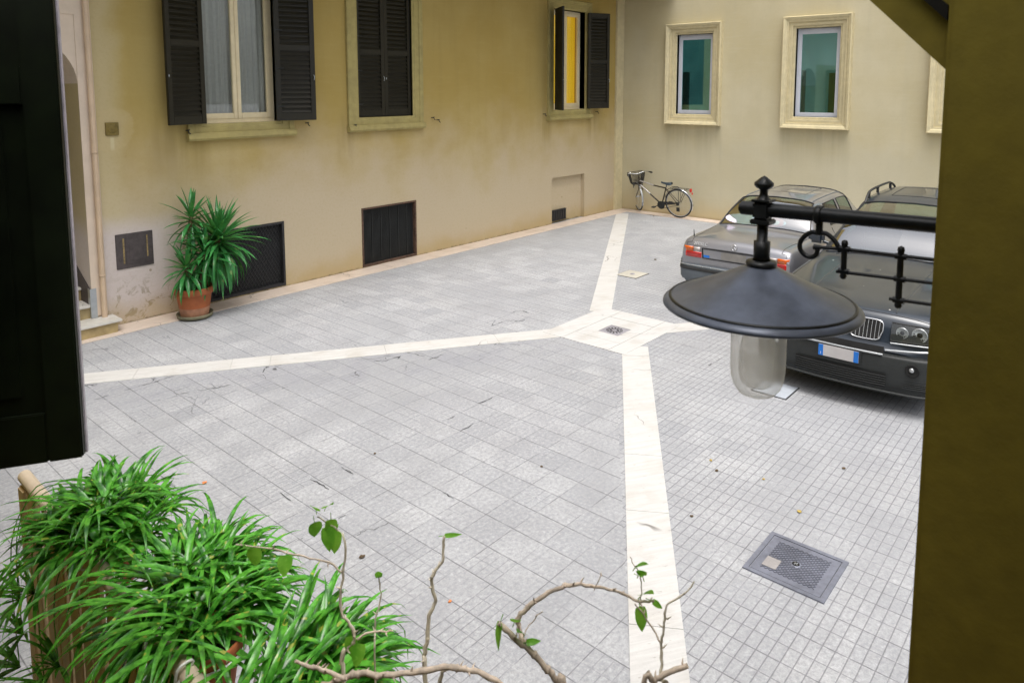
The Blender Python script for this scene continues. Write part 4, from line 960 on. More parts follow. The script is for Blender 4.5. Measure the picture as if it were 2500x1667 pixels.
cane([(-14.72, -9.42, .0), (-14.77, -9.38, 1.7), (-14.756, -9.389, 2.101), (-14.741, -9.403, 2.119), (-14.729, -9.415, 2.131), (-14.703, -9.443, 2.146)], .0066, .0052, M['cane'], 3, seed=11)
cane([(-14.725, -9.417, 2.115), (-14.705, -9.395, 2.10), (-14.688, -9.388, 2.13), (-14.685, -9.385, 2.155), (-14.68, -9.387, 2.179), (-14.675, -9.388, 2.209), (-14.654, -9.409, 2.23), (-14.641, -9.421, 2.251)], .0036, .0014, M['cane_pale'], 4, seed=12)
cane([(-14.687, -9.386, 2.142), (-14.683, -9.354, 2.171), (-14.695, -9.336, 2.198)], .0018, .0013, M['cane'], 1, name='twig', seed=13)
cane([(-14.678, -9.338, 2.194), (-14.668, -9.332, 2.221), (-14.672, -9.325, 2.246), (-14.678, -9.314, 2.267)], .0013, .0009, M['cane'], 1, name='twig', seed=14)
cane([(-14.835, -9.195, 2.145), (-14.815, -9.20, 2.165), (-14.80, -9.213, 2.183)], .0014, .0010, M['cane'], 0, name='twig', seed=15)
cane([(-14.74, -9.28, 2.222), (-14.733, -9.285, 2.24), (-14.728, -9.287, 2.252)], .0012, .0009, M['cane'], 0, name='twig', seed=16)
def vleaf(c, az, tilt, L, w, roll=0.0, seed=0):
    """heart shaped leaf, c = stalk end"""
    rd = random.Random(seed); Mx = Matrix.Translation(Vector(c)) @ Matrix.Rotation(az, 4, 'Z') @ Matrix.Rotation(-tilt, 4, 'Y') @ Matrix.Rotation(roll, 4, 'X')
    rows = []; n = 8
    for i in range(n+1):
        t = i/n; ww = w*.5*(math.sin(PI*t**.72))**.8*(1-.15*t) if 0 < t < 1 else .0004
        zc = -.16*L*t*t
        rows.append([Mx @ Vector((t*L-(.10*L if 0 < i < 3 else 0)*abs(j)/2, ww*j/2, zc+abs(j)*.10*ww)) for j in (-2, -1, 0, 1, 2)])
    mb = MB(); mb.grid(rows); mb.tube([Mx @ Vector((-.012, 0, -.003)), Mx @ Vector((0, 0, 0))], .0008, 5)
    mb.build('leaf', M['vine'], BR)
lv = [(-14.926, -8.712, 2.228, -1.0, 1.2, .042, .024, .6), (-14.931, -8.712, 2.205, 2.4, -.7, .036, .032, 0), (-14.914, -8.728, 2.235, 2.3, 1.2, .044, .026, .3), (-14.907, -8.736, 2.210, -.6, -.3, .044, .028, .5), (-14.914, -8.733, 2.196, -.7, -1.2, .055, .030, .2), (-14.902, -8.748, 2.188, -.7, -1.3, .055, .032, -.3),
      (-14.794, -8.745, 2.022, 2.3, .8, .030, .018, 0), (-14.794, -8.746, 2.024, -.8, .9, .028, .019, 0), (-14.756, -8.917, 2.176, -.8, .05, .040, .010, 1.0),
      (-14.866, -9.172, 2.182, 2.3, .2, .055, .017, .8), (-14.850, -9.190, 2.18, 1.2, 1.2, .026, .020, 0), (-14.840, -9.202, 2.16, -.7, 1.3, .036, .022, .4), (-14.842, -9.21, 2.148, -.8, .1, .028, .012, .8),
      (-14.685, -9.34, 2.19, 2.4, -.2, .052, .024, .7), (-14.670, -9.335, 2.20, 1.4, .9, .036, .030, 0), (-14.672, -9.328, 2.235, 2.4, .4, .048, .020, .6), (-14.674, -9.324, 2.25, -.5, .9, .036, .020, .2), (-14.668, -9.335, 2.235, -.7, .5, .030, .020, .3), (-14.666, -9.354, 2.195, -.8, -.6, .028, .012, .8),
      (-14.99, -8.575, 2.12, 2.5, .3, .05, .036, .5), (-15.0, -8.57, 2.12, 2.0, .8, .04, .03, .4), (-14.95, -8.63, 2.105, 2.4, -.9, .045, .034, .2), (-14.89, -8.80, 1.955, -.7, -.2, .05, .03, .5), (-14.90, -8.785, 1.97, 2.4, .1, .05, .028, .6)]
rl = random.Random(9)
for k, (x, y, z, az, ti, L, w, ro) in enumerate(lv):
    if w > .016: az, ti, ro = 3.86+rl.uniform(-.9, .9), (1.0 if ti > .3 else -1.15)+rl.uniform(-.3, .3), rl.uniform(-.5, .5)
    vleaf((x, y, z), az, ti, L*.9, w*1.0, ro, k)

# ================================================================== potted yucca
YP = thing('potted_yucca', 'tall potted yucca in a terracotta pot by the mesh cellar grille', 'potted plant', (-11.33, -.40, 0))
c = (-11.33, -.40, 0)
mb = MB(); mb.lathe([(.001, .012), (.20, .012), (.225, .02), (.235, .065), (.228, .067), (.212, .03), (.001, .026)], c, 40); mb.build('saucer', M['saucer'], YP)
mb = MB(); mb.lathe([(.001, .03), (.175, .03), (.178, .04), (.199, .16)], c, 40); p1 = mb.build('pot', M['terra_pale'], YP)
mb = MB(); mb.lathe([(.1992, .16), (.222, .335), (.222, .34), (.245, .342), (.25, .35), (.25, .425), (.243, .432), (.228, .428), (.225, .38)], c, 40); mb.build('pot_rim', M['terra'], p1)
mb = MB(); mb.lathe([(.001, .385), (.1, .38), (.226, .372)], c, 30); mb.build('soil', M['soil'], p1)
heads = [((-11.22, -.44, .37), (-11.12, -.47, .75), (-11.00, -.50, 1.04), .036, 130, .66), ((-11.36, -.36, .37), (-11.36, -.34, .85), (-11.29, -.34, 1.36), .027, 34, .46), ((-11.40, -.44, .37), (-11.44, -.47, .58), (-11.46, -.49, .74), .024, 34, .40), ((-11.28, -.46, .37), (-11.25, -.50, .62), (-11.22, -.52, .88), .024, 44, .50)]
rnd = random.Random(4)
for a, b, d, r, n, L in heads:
    mb = MB(); P = smooth([a, b, d], 6); mb.tube(P, [r*(1+.12*math.sin(i*2.3)) for i in range(len(P))], 10); mb.build('trunk', M['trunk'], YP)
    mb = MB()
    for i in range(n):
        t = i/(n-1); el = 1.42-2.55*t**.85+rnd.uniform(-.12, .12); az = i*2.39996+rnd.uniform(-.25, .25)
        base = Vector(d)+Vector((0, 0, .06-.22*t)); ll = L*rnd.uniform(.75, 1.08)*(0.85 if t < .08 else 1)
        if base.y+math.sin(az)*math.cos(el)*ll > -.03: ll *= .62
        if base.y+math.sin(az)*math.cos(el)*ll > -.01: continue
        strap_leaf(mb, base+Vector((math.cos(az), math.sin(az), 0))*r*.7, az, el, ll, .048+.018*rnd.random(), .35+2.0*t*rnd.uniform(.5, 1.3) if t < .55 else rnd.uniform(1.6, 3.6), 7, .5, rnd.uniform(-.15, .15))
    mb.build('leaf_head', M['yucca'], YP)

# ================================================================== litter on the ground
def litter(x, y, mat, lab, s, cat='fallen leaf'):
    rd = random.Random(int(x*1000+y*77)); n = 9; a0 = rd.uniform(0, 6)
    rim = [(x+s*(1.3 if k % 2 else .8)*math.cos(2*PI*k/n+a0)*rd.uniform(.6, 1), y+s*math.sin(2*PI*k/n+a0)*rd.uniform(.5, 1), .006+s*.35*rd.random()) for k in range(n)]
    mb = MB(); mb.add([(x, y, .012+s*.3)]+rim, [(0, k+1, (k+1) % n+1) for k in range(n)], True)
    mb.add([(p[0], p[1], p[2]-.003) for p in [(x, y, .010+s*.3)]+rim], [(0, (k+1) % n+1, k+1) for k in range(n)], True)
    tag(mb.build('fallen_leaf', mat), lab, cat, 'fallen leaves on the paving')
for x, y, m, lab, s in ((-13.24, -4.57, 'petal', 'small orange fallen leaf on the grey tiles beside the spider plant', .022), (-10.31, -7.44, 'dleaf', 'dry yellow leaf on the tiles nearest the glass jar side', .018), (-10.31, -7.89, 'dleaf', 'pale yellow leaf on the tiles midway to the manhole cover', .016), (-10.57, -8.26, 'dleaf', 'yellow brown leaf just behind the manhole cover', .022),
                        (-10.43, -7.55, 'bleaf', 'dark curled leaf lying by the first yellow leaf', .02), (-11.14, -7.69, 'bleaf', 'dark leaf scrap close to the white band near the branches', .015), (-12.99, -6.25, 'bleaf', 'dark brown leaf on the tiles above the small two leaved twig', .022), (-12.9, -6.99, 'petal', 'reddish leaf scrap on the tiles beside the pale bare branch', .014),
                        (-12.07, -5.22, 'bleaf', 'brown leaf crumb in the middle of the left paving', .013), (-11.31, -6.43, 'bleaf', 'brown leaf crumb just left of the white band', .014), (-9.72, -8.32, 'bleaf', 'dark leaf crumb near the pillar in front of the dark car', .016), (-0.47, -1.24, 'bleaf', 'dark scrap on the kerb under the bicycle', .03), (-4.36, -3.51, 'bleaf', 'dark scrap behind the inspection cover near the sedan', .03)):
    litter(x, y, M[m], lab, s)

# ================================================================== cars
def mono(vals, n):
    """smooth resampling without overshoot; vals list of Vectors -> (len-1)*n+1"""
    m = len(vals); out = []
    def slope(k):
        if k == 0 or k == m-1: return Vector((0, 0, 0)) if m < 2 else (vals[1]-vals[0] if k == 0 else vals[-1]-vals[-2])
        a, b = vals[k]-vals[k-1], vals[k+1]-vals[k]; r = Vector((0, 0, 0))
        for c in range(3): r[c] = 0 if a[c]*b[c] <= 0 else (2*a[c]*b[c]/(a[c]+b[c]))
        return r
    T = [slope(k) for k in range(m)]
    for k in range(m-1):
        for i in range(n):
            t = i/n; t2, t3 = t*t, t*t*t
            out.append(vals[k]*(2*t3-3*t2+1)+T[k]*(t3-2*t2+t)+vals[k+1]*(-2*t3+3*t2)+T[k+1]*(t3-t2))
    out.append(vals[-1].copy()); return out
class Shell:
    def __init__(s, st, su=6, sv=5):
        s.su, s.sv = su, sv
        P = [[Vector((x, y, z)) for y, z in pr] for x, pr in st]
        J = len(P[0]); cols = []
        for j in range(J): cols.append(mono([P[i][j] for i in range(len(P))], su))
        rows = [[cols[j][i] for j in range(J)] for i in range(len(cols[0]))]
        s.G = [mono(r, sv) for r in rows]; s.ni = len(s.G); s.nj = len(s.G[0])
    def pt(s, i, j, side=1, off=0.0):
        a = min(max(i*s.su, 0), s.ni-1.001); b = min(max(j*s.sv, 0), s.nj-1.001); ia, jb = int(a), int(b); fa, fb = a-ia, b-jb
        G = s.G; p = (G[ia][jb]*(1-fa)+G[ia+1][jb]*fa)*(1-fb)+(G[ia][jb+1]*(1-fa)+G[ia+1][jb+1]*fa)*fb
        if off:
            n = (G[ia+1][jb]-G[ia][jb]).cross(G[ia][jb+1]-G[ia][jb])
            if n.length > 1e-9:
                n.normalize(); c = Vector((s.G[s.ni//2][0].x, 0, .6))
                if n.dot(p-c) < 0: n = -n
                p = p+n*off
        return Vector((p.x, p.y*side, p.z))
    def bend(s, k, L):
        for r in s.G:
            for p in r: p.x += k*(abs(p.y)/.8)**2*max(0, 1-p.x/L)
        return s
    def body(s, regs):
        mb = MB()
        for side in (1, -1):
            base = len(mb.v)
            for r in s.G:
                for p in r: mb.v.append(Vector((p.x, p.y*side, p.z)))
            for i in range(s.ni-1):
                for j in range(s.nj-1):
                    ci, cj = (i+.5)/s.su, (j+.5)/s.sv
                    if any(a < ci < b and c < cj < d for a, b, c, d in regs): continue
                    q = [base+i*s.nj+j, base+i*s.nj+j+1, base+(i+1)*s.nj+j+1, base+(i+1)*s.nj+j]
                    mb.f.append(q if side > 0 else q[::-1]); mb.sm.append(True)
            for i in (0, s.ni-1):       # end caps
                mb.add([Vector((p.x, p.y*side, p.z)) for p in s.G[i]]+[Vector((s.G[i][-1].x, 0, s.G[i][0].z))], [list(range(s.nj+1))], False)
        return mb
    def patch(s, reg, side, off=-.002, n=(14, 10)):
        a, b, c, d = reg; mb = MB()
        mb.grid([[s.pt(a+(b-a)*i/n[0], c+(d-c)*j/n[1], side, off) for j in range(n[1]+1)] for i in range(n[0]+1)]); return mb
    def outline(s, reg, side, off=.002, k=10, sides='abcd'):
        a, b, c, d = reg; P = []
        P += [s.pt(a+(b-a)*i/k, c, side, off) for i in range(k)]+[s.pt(b, c+(d-c)*i/k, side, off) for i in range(k)]
        P += [s.pt(b+(a-b)*i/k, d, side, off) for i in range(k)]+[s.pt(a, d+(c-d)*i/k, side, off) for i in range(k)]
        return P
def plan_strip(mb, path, z0, z1, depth, M_=None):
    """vertical band following a plan path (x,y) , thickness depth inwards to the axis"""
    n = len(path); rows = []
    for i, (x, y) in enumerate(path):
        a = Vector(path[max(i-1, 0)]); b = Vector(path[min(i+1, n-1)]); d = (b-a).normalized(); nr = Vector((-d.y, d.x))*depth
        rows.append([(x+nr.x, y+nr.y, z0), (x, y, z0), (x, y, z1), (x+nr.x, y+nr.y, z1), (x+nr.x, y+nr.y, z0)])
    mb.grid(rows, False)
    for r in (rows[0], rows[-1]): mb.add(r[:4], [(0, 1, 2, 3)])
def wheel(x, y, r, w, parent, side):
    mb = MB(); mb.lathe([(r*.66, -w/2), (r*.93, -w/2), (r, -w*.32), (r, w*.32), (r*.93, w/2), (r*.66, w/2)], (x, y, r), 32, None, True, 'y'); o = mb.build('wheel', M['rubber'], parent)
    m2 = MB(); f = side*w/2*.85; m2.lathe([(.001, f*.5), (r*.12, f*.7), (r*.16, f*.5), (r*.60, f*.55), (r*.665, f)], (x, y, r), 28, None, True, 'y')
    for k in range(7):
        a = 2*PI*k/7; m2.tube([(x+r*.1*math.cos(a), y+f*.7, r+r*.1*math.sin(a)), (x+r*.62*math.cos(a), y+f*.72, r+r*.62*math.sin(a))], r*.06, 6)
    m2.build('rim', M['silver'], o); return o

# ---------------- grey sedan, tail towards us
SD = thing('sedan', 'grey brown older saloon car parked tail first beside the larger dark car', 'car', (0, 0, 0))
lowS = [(.66, .20), (.76, .22), (.815, .40), (.83, .60)]
st = [(0.00, [(.62, .34), (.70, .35), (.765, .42), (.775, .56), (.77, .70), (.72, .775), (.56, .80), (.30, .815), (0, .82)]),
      (.045, [(.64, .26), (.73, .27), (.79, .42), (.80, .58), (.79, .74), (.735, .845), (.57, .875), (.30, .89), (0, .895)]),
      (.12, [(.65, .22), (.75, .24), (.805, .41), (.815, .60), (.80, .79), (.745, .892), (.575, .918), (.30, .933), (0, .938)]),
      (.32, lowS+[(.81, .80), (.755, .905), (.58, .932), (.31, .949), (0, .955)]),
      (1.04, lowS+[(.822, .81), (.765, .918), (.685, .950), (.36, .978), (0, .985)]),
      (1.36, lowS+[(.825, .81), (.77, .922), (.618, 1.160), (.345, 1.195), (0, 1.205)]),
      (1.70, lowS+[(.825, .81), (.77, .925), (.548, 1.330), (.335, 1.372), (0, 1.385)]),
      (1.95, lowS+[(.825, .81), (.77, .925), (.552, 1.352), (.34, 1.402), (0, 1.418)]),
      (2.62, lowS+[(.825, .81), (.77, .925), (.56, 1.362), (.345, 1.418), (0, 1.435)]),
      (3.16, lowS+[(.82, .81), (.765, .925), (.545, 1.335), (.335, 1.385), (0, 1.400)]),
      (3.86, lowS+[(.815, .80), (.755, .915), (.68, .945), (.36, .972), (0, .98)]),
      (4.42, [(.64, .22), (.74, .24), (.79, .40), (.80, .58), (.78, .74), (.72, .835), (.60, .86), (.32, .875), (0, .88)]),
      (4.56, [(.60, .34), (.68, .35), (.74, .42), (.745, .56), (.74, .66), (.69, .73), (.56, .755), (.3, .765), (0, .77)])]
sh = Shell(st)
rear = (4.10, 5.95, 6.0, 8.0); front = (9.08, 9.9, 6.0, 8.0)
sd1 = (6.95, 7.9, 5.22, 5.86); sd2 = (8.08, 9.15, 5.22, 5.86)
q = lambda v, n: round(v*n)/n
def snap(sh, r): return (q(r[0], sh.su), q(r[1], sh.su), q(r[2], sh.sv), q(r[3], sh.sv))
rear, front, sd1, sd2 = [snap(sh, r) for r in (rear, front, sd1, sd2)]
body = sh.body([rear, front, sd1, sd2]).build('body', M['sedan'], SD, fixn=False)
def glazing(sh, reg, name, mat, parent, both, trim=M['rubber'], tr=.010):
    objs = []
    if both:
        mb = MB()
        for sd in (1, -1): mb.add(*(lambda m: (m.v, m.f, True))(sh.patch(reg, sd)))
        o = mb.build(name, mat, parent); mb = MB()
        h = [sh.pt(reg[0]+(reg[1]-reg[0])*i/12, reg[2], 1, .002) for i in range(13)]
        top = [sh.pt(reg[1], reg[2]+(reg[3]-reg[2])*i/10, 1, .002) for i in range(11)]; bot = [sh.pt(reg[0], reg[2]+(reg[3]-reg[2])*i/10, 1, .002) for i in range(11)]
        mir = lambda P: [Vector((p.x, -p.y, p.z)) for p in P]
        loop = h+top[1:]+mir(top)[::-1][1:]+mir(h)[::-1][1:]+mir(bot)[1:]+bot[::-1][1:-1]
        mb.tube(loop, tr, 6, True); mb.build('glass_seal', trim, o); objs.append(o)
    else:
        for sd in (1, -1):
            o = sh.patch(reg, sd).build(name, mat, parent); mb = MB(); mb.tube(sh.outline(reg, sd), tr*.8, 6, True); mb.build('glass_seal', trim, o); objs.append(o)
    return objs
glazing(sh, rear, 'rear_window', M['carglass'], SD, True); glazing(sh, front, 'windscreen', M['carglass'], SD, True)
glazing(sh, sd1, 'side_window', M['carglass_t'], SD, False); glazing(sh, sd2, 'side_window', M['carglass_t'], SD, False)
# seams
mb = MB()
for sd in (1, -1):
    mb.tube([sh.pt(i, 5.62, sd, .0005) for i in [1.0+3.02*k/20 for k in range(21)]], .0035, 5)
    mb.tube([sh.pt(1.0, 5.62-.9*k/8, sd, .0005) for k in range(5)]+[sh.pt(1.0-.9*k/8, 5.15, sd, .0005) for k in range(6)], .0035, 5)
    for i in (7.0, 8.0, 9.3): mb.tube([sh.pt(i, 1.6+3.5*k/12, sd, .0005) for k in range(13)], .0035, 5)
mb.tube([Vector((.055, .66-1.32*k/10, .905)) for k in range(0)], .003, 5) if 0 else None
mb.build('panel_gap', M['rubber'], body)
mb = MB()
for sd in (1, -1): mb.tube([sh.pt(i, 3.05, sd, .004) for i in [.6+11*k/40 for k in range(41)]], .014, 6); mb.cut()
for sd in (1, -1): mb.tube([sh.pt(6.0+3.3*k/20, 6.15, sd, .004) for k in range(21)], .007, 6); mb.cut()
mb.build_each('side_moulding', M['clad'], body)
mb = MB()
m_ = sh.patch((0.3, 11.6, .6, 2.6), 1, .003, (50, 8)); mb.add(m_.v, m_.f, True); mb.cut(); m_ = sh.patch((0.3, 11.6, .6, 2.6), -1, .003, (50, 8)); mb.add(m_.v, m_.f, True); mb.cut()
mb.build_each('lower_cladding', M['clad'], body)
# sunroof panel and roof channels
mb = MB(); mb.tube([sh.pt(7.25, 7.1, 1, .001), sh.pt(7.25, 8, 1, .001), sh.pt(7.25, 7.1, -1, .001)], .003, 5); mb.tube([sh.pt(8.6, 7.1, 1, .001), sh.pt(8.6, 8, 1, .001), sh.pt(8.6, 7.1, -1, .001)], .003, 5)
for sd in (1, -1): mb.tube([sh.pt(7.25+1.35*k/6, 7.1, sd, .001) for k in range(7)], .003, 5)
mb.build('sunroof_joint', M['rubber'], body)
# tail lamps
def lens(name, mat, y0, y1, z0, z1, parent, sd, x=-.012, wrap=0.0):
    mb = MB(); path = [(x+.03, y0*sd), (x, (y0+.01)*sd), (x-.002, (y0+y1)/2*sd), (x+.004, (y1-.06)*sd), (x+.03, (y1-.02)*sd), (x+.075, y1*sd)] if wrap else [(x+.03, y0*sd), (x, (y0+.006)*sd), (x, (y1-.006)*sd), (x+.03, y1*sd)]
    if wrap: path += [(x+wrap, (y1+.012)*sd)]
    if sd > 0: path = path[::-1]
    rows = []
    for px, py in path: rows.append([(px+.04, py*.97, z0-.001), (px+.004, py, z0), (px, py, z0+.012), (px, py, z1-.012), (px+.004, py, z1), (px+.05, py*.97, z1+.001)])
    mb.grid(rows, True); return mb.build(name, mat, parent)
for sd in (1, -1):
    tl = lens('tail_lamp', M['red'], .475, .775, .655, .735, SD, sd, -.012, .22)
    lens('orange_lens', M['orange'], .60, .775, .737, .805, tl, sd, -.012, .22)
    lens('white_lens', M['clear'], .50, .598, .737, .802, tl, sd, -.010)
    mb = MB(); mb.tube([(-.006, .47*sd, .805), (-.006, .455*sd, .65)], .008, 6)
    for zz in (.676, .696, .716, .757, .777): mb.tube([(-.0135, .49*sd, zz), (-.0145, .70*sd, zz)], .0022, 4)
    mb.build('lamp_edge', M['rubber'], tl)
mb = MB(); mb.box((-.008, -.452, .665), (.02, .452, .788), None, .006); rp = mb.build('plate_recess', M['sedan'], SD)
mb = MB(); mb.box((-.011, -.455, .792), (.01, .455, .806)); mb.box((-.010, -.455, .650), (.01, .455, .660)); mb.build('recess_edge', M['rubber'], rp)
mb = MB(); mb.box((-.016, -.18, .672), (-.0085, .18, .780), None, .004); pl = mb.build('number_plate', M['plate_d'], SD)
mb = MB(); mb.box((-.012, .355, .672), (-.0085, .445, .705)); mb.build('dealer_sticker', M['blue'], rp)
# bumper
bp = [(.30, .835), (.10, .83), (.01, .805), (-.04, .74), (-.066, .55), (-.075, .25), (-.078, 0), (-.075, -.25), (-.066, -.55), (-.04, -.74), (.01, -.805), (.10, -.83), (.30, -.835)]
bp = [(v.x, v.y) for v in smooth([(a, b, 0) for a, b in bp], 4)]
mb = MB(); rows = []
for x, y in bp:
    k = .94; rows.append([(x+.10, y*.93, .30), (x+.03, y*.985, .315), (x+.004, y, .36), (x, y, .45), (x, y, .525), (x+.006, y, .54), (x+.03, y*.98, .548), (x+.12, y*.93, .552)])
mb.grid(rows, True); bo = mb.build('bumper', M['clad'], SD)
mb = MB(); rows = [[(x-.001, y*1.003, .470), (x-.010, y*1.006, .478), (x-.010, y*1.006, .512), (x-.001, y*1.003, .520)] for x, y in bp]; mb.grid(rows, True); mb.build('rub_strip', M['blackpl'], bo)
mb = MB(); mb.tube([(x-.002, y*1.002, .545) for x, y in bp], .006, 6); mb.build('bright_strip', M['silver'], bo)
mb = MB(); mb.box((.1, -.7, .22), (4.4, .7, .30)); mb.build('underbody', M['rubber'], SD)
# badge and lettering
mb = MB(); cx, cz = .012, .868
ring = [(cx-.012+.0, .0+.040*math.cos(a), cz+.040*math.sin(a)) for a in [2*PI*k/24 for k in range(24)]]
mb.tube(ring, .005, 8, True)
for a in (90, 210, 330): mb.tube([(cx-.012, 0, cz), (cx-.012, .038*math.cos(R(a)), cz+.038*math.sin(R(a)))], [.006, .0025], 6)
mb.build('star_badge', M['chrome'], SD)
Mt = Matrix(((0, 0, -1, .002), (-1, 0, 0, .50), (0, 1, 0, .858), (0, 0, 0, 1)))
mb = MB(); text_mesh(mb, '200SLC', Mt, .068, .003, .25); mb.build('model_lettering', M['chrome'], SD)
mb = MB(); mb.tube([sh.pt(2.6, 5.4, 1, 0), sh.pt(2.6, 5.4, 1, .05)+Vector((0, 0, .05))], [.010, .004], 8); mb.build('aerial', M['rubber'], SD)
# inside
mb = MB(); mb.box((.95, -.68, .90), (1.62, .68, .925)); mb.box((1.5, -.66, .35), (1.66, .66, 1.06), None, .05); mb.box((1.66, -.68, .45), (2.1, .68, .62), None, .05); mb.box((1.0, -.72, .25), (3.9, .72, .33))
for y in (-.36, .36):
    mb.box((2.55, y-.24, .4), (2.70, y+.24, 1.06), None, .05); mb.box((2.6, y-.13, 1.07), (2.68, y+.13, 1.22), None, .03); mb.box((1.54, y-.12, 1.05), (1.62, y+.12, 1.16), None, .03)
mb.box((3.4, -.7, .7), (3.85, .7, .93), None, .05)
mb.build('seats', M['inter'], SD)
mb = MB()
for sd in (-1, 1): mb.tube([sh.pt(9.1, 5.05, sd, .0), sh.pt(9.1, 5.05, sd, .07)], .02, 8); p = sh.pt(9.1, 5.1, sd, .13); mb.box((p.x-.04, p.y-.09, p.z-.04), (p.x+.05, p.y+.09, p.z+.08), None, .03); mb.cut()
mb.build_each('wing_mirror', M['clad'], SD)
for x in (.98, 3.62):
    for sd in (1, -1):
        mb = MB(); mb.lathe([(.001, 0), (.345, 0), (.35, -.004*sd)], (x, .832*sd, .31), 32, None, False, 'y'); mb.build('wheel_arch', M['rubber'], SD); wheel(x, .745*sd, .305, .19, SD, sd)
SD.location = (-6.20, -5.79, 0); SD.rotation_euler = (0, 0, R(1.8))
# sunshade lying inside the rear window
t = NT('printed_sunshade'); p = t.obj(); x, y, z = t.sep(p)
n = t.noise(p, 9, 3); c = t.mix(t.ramp(t.math('ADD', y, t.math('MULTIPLY', n, .3)), .10, .20), (.86, .22, .22), (.70, .62, .80)); c = t.mix(t.math('MULTIPLY', t.ramp(n, .55, .6), t.ramp(y, .3, .1)), c, (.85, .62, .6)); c = t.mix(t.ramp(t.math('ADD', y, t.math('MULTIPLY', n, .25)), -.12, -.2), c, (.55, .68, .80)); t.bsdf(c, .6); M['sunshade'] = t.m
mb = MB(); cp = Vector((1.235, .17, 1.045)); ax = Vector((.82, 0, .57)).normalized(); N = 40
rim = []
for k in range(N):
    a = 2*PI*k/N; u, v = .47*math.cos(a), .135*math.sin(a); rim.append(Vector((cp.x-.010, cp.y+u, cp.z+.02))+ax*v)
mb.add([Vector((cp.x-.010, cp.y, cp.z+.02))]+rim, [(0, k+1, (k+1) % N+1) for k in range(N)], True); mb.add([v+Vector((.003, 0, -.004)) for v in rim], [list(range(N))[::-1]]); 
SS = mb.build('sunshade', M['sunshade'], None); SS.location = SD.location; SS.rotation_euler = SD.rotation_euler
tag(SS, 'oval lavender and pink printed sunshade inside the rear window of the grey saloon', 'sunshade')

# ---------------- dark off-road car, nose towards us
SU = thing('offroad_car', 'large dark grey off-road car with kidney grille facing the viewer beside the pillar', 'car', (0, 0, 0))
low = [(.66, .22), (.80, .24), (.885, .42), (.905, .66)]
st = [(0.00, [(.55, .28), (.66, .29), (.70, .36), (.71, .45), (.70, .52), (.66, .575), (.54, .60), (.28, .61), (0, .612)]),
      (.035, [(.60, .26), (.72, .27), (.775, .36), (.785, .47), (.775, .56), (.73, .625), (.58, .65), (.30, .662), (0, .665)]),
      (.10, [(.64, .25), (.77, .27), (.83, .38), (.84, .52), (.83, .66), (.785, .775), (.63, .82), (.32, .852), (0, .860)]),
      (.16, [(.65, .25), (.78, .28), (.845, .40), (.86, .56), (.855, .72), (.81, .845), (.66, .895), (.34, .925), (0, .932)]),
      (.32, [(.66, .26), (.79, .29), (.865, .42), (.885, .60), (.885, .78), (.845, .895), (.69, .945), (.36, .968), (0, .972)]),
      (1.05, low+[(.905, .84), (.865, .955), (.72, 1.005), (.39, 1.030), (0, 1.035)]),
      (1.80, low+[(.91, .87), (.875, .995), (.755, 1.050), (.41, 1.082), (0, 1.092)]),
      (2.32, low+[(.91, .88), (.875, 1.005), (.690, 1.340), (.40, 1.372), (0, 1.382)]),
      (2.92, low+[(.91, .89), (.875, 1.01), (.615, 1.572), (.37, 1.612), (0, 1.625)]),
      (3.25, low+[(.91, .89), (.875, 1.015), (.62, 1.630), (.375, 1.680), (0, 1.695)]),
      (3.95, low+[(.905, .89), (.87, 1.02), (.605, 1.650), (.37, 1.700), (0, 1.715)]),
      (4.42, low+[(.89, .89), (.85, 1.01), (.565, 1.58), (.35, 1.62), (0, 1.635)]),
      (4.62, [(.62, .34), (.74, .36), (.83, .48), (.85, .66), (.84, .86), (.80, 1.0), (.66, 1.08), (.36, 1.10), (0, 1.11)])]
su = Shell(st).bend(.115, .6)
ws = snap(su, (6.17, 8.0, 6.0, 8.0)); rw = snap(su, (11.1, 11.9, 6.0, 8.0)); s1 = snap(su, (8.2, 9.4, 5.25, 5.85)); s2 = snap(su, (9.7, 10.8, 5.25, 5.85))
body = su.body([ws, rw, s1, s2]).build('body', M['suv'], SU)
glazing(su, ws, 'windscreen', M['carglass'], SU, True); glazing(su, rw, 'rear_window', M['carglass'], SU, True)
glazing(su, s1, 'side_window', M['carglass_t'], SU, False); glazing(su, s2, 'side_window', M['carglass_t'], SU, False)
mb = MB()
for sd in (1, -1):
    mb.tube([su.pt(3.05, 5.0+.55*k/4, sd, .0004) for k in range(5)]+[su.pt(3.05+2.9*k/16, 5.55, sd, .0004) for k in range(17)], .0035, 5)
    for i in (6.2, 8.6, 10.2): mb.tube([su.pt(i, 1.6+3.5*k/12, sd, .0004) for k in range(13)], .0035, 5)
lead = [su.pt(3.05, 5.2+2.8*k/14, 1, .0004) for k in range(15)]; mb.tube(lead+[Vector((p.x, -p.y, p.z)) for p in lead[::-1]], .0035, 5)
mb.build('panel_gap', M['rubber'], body)
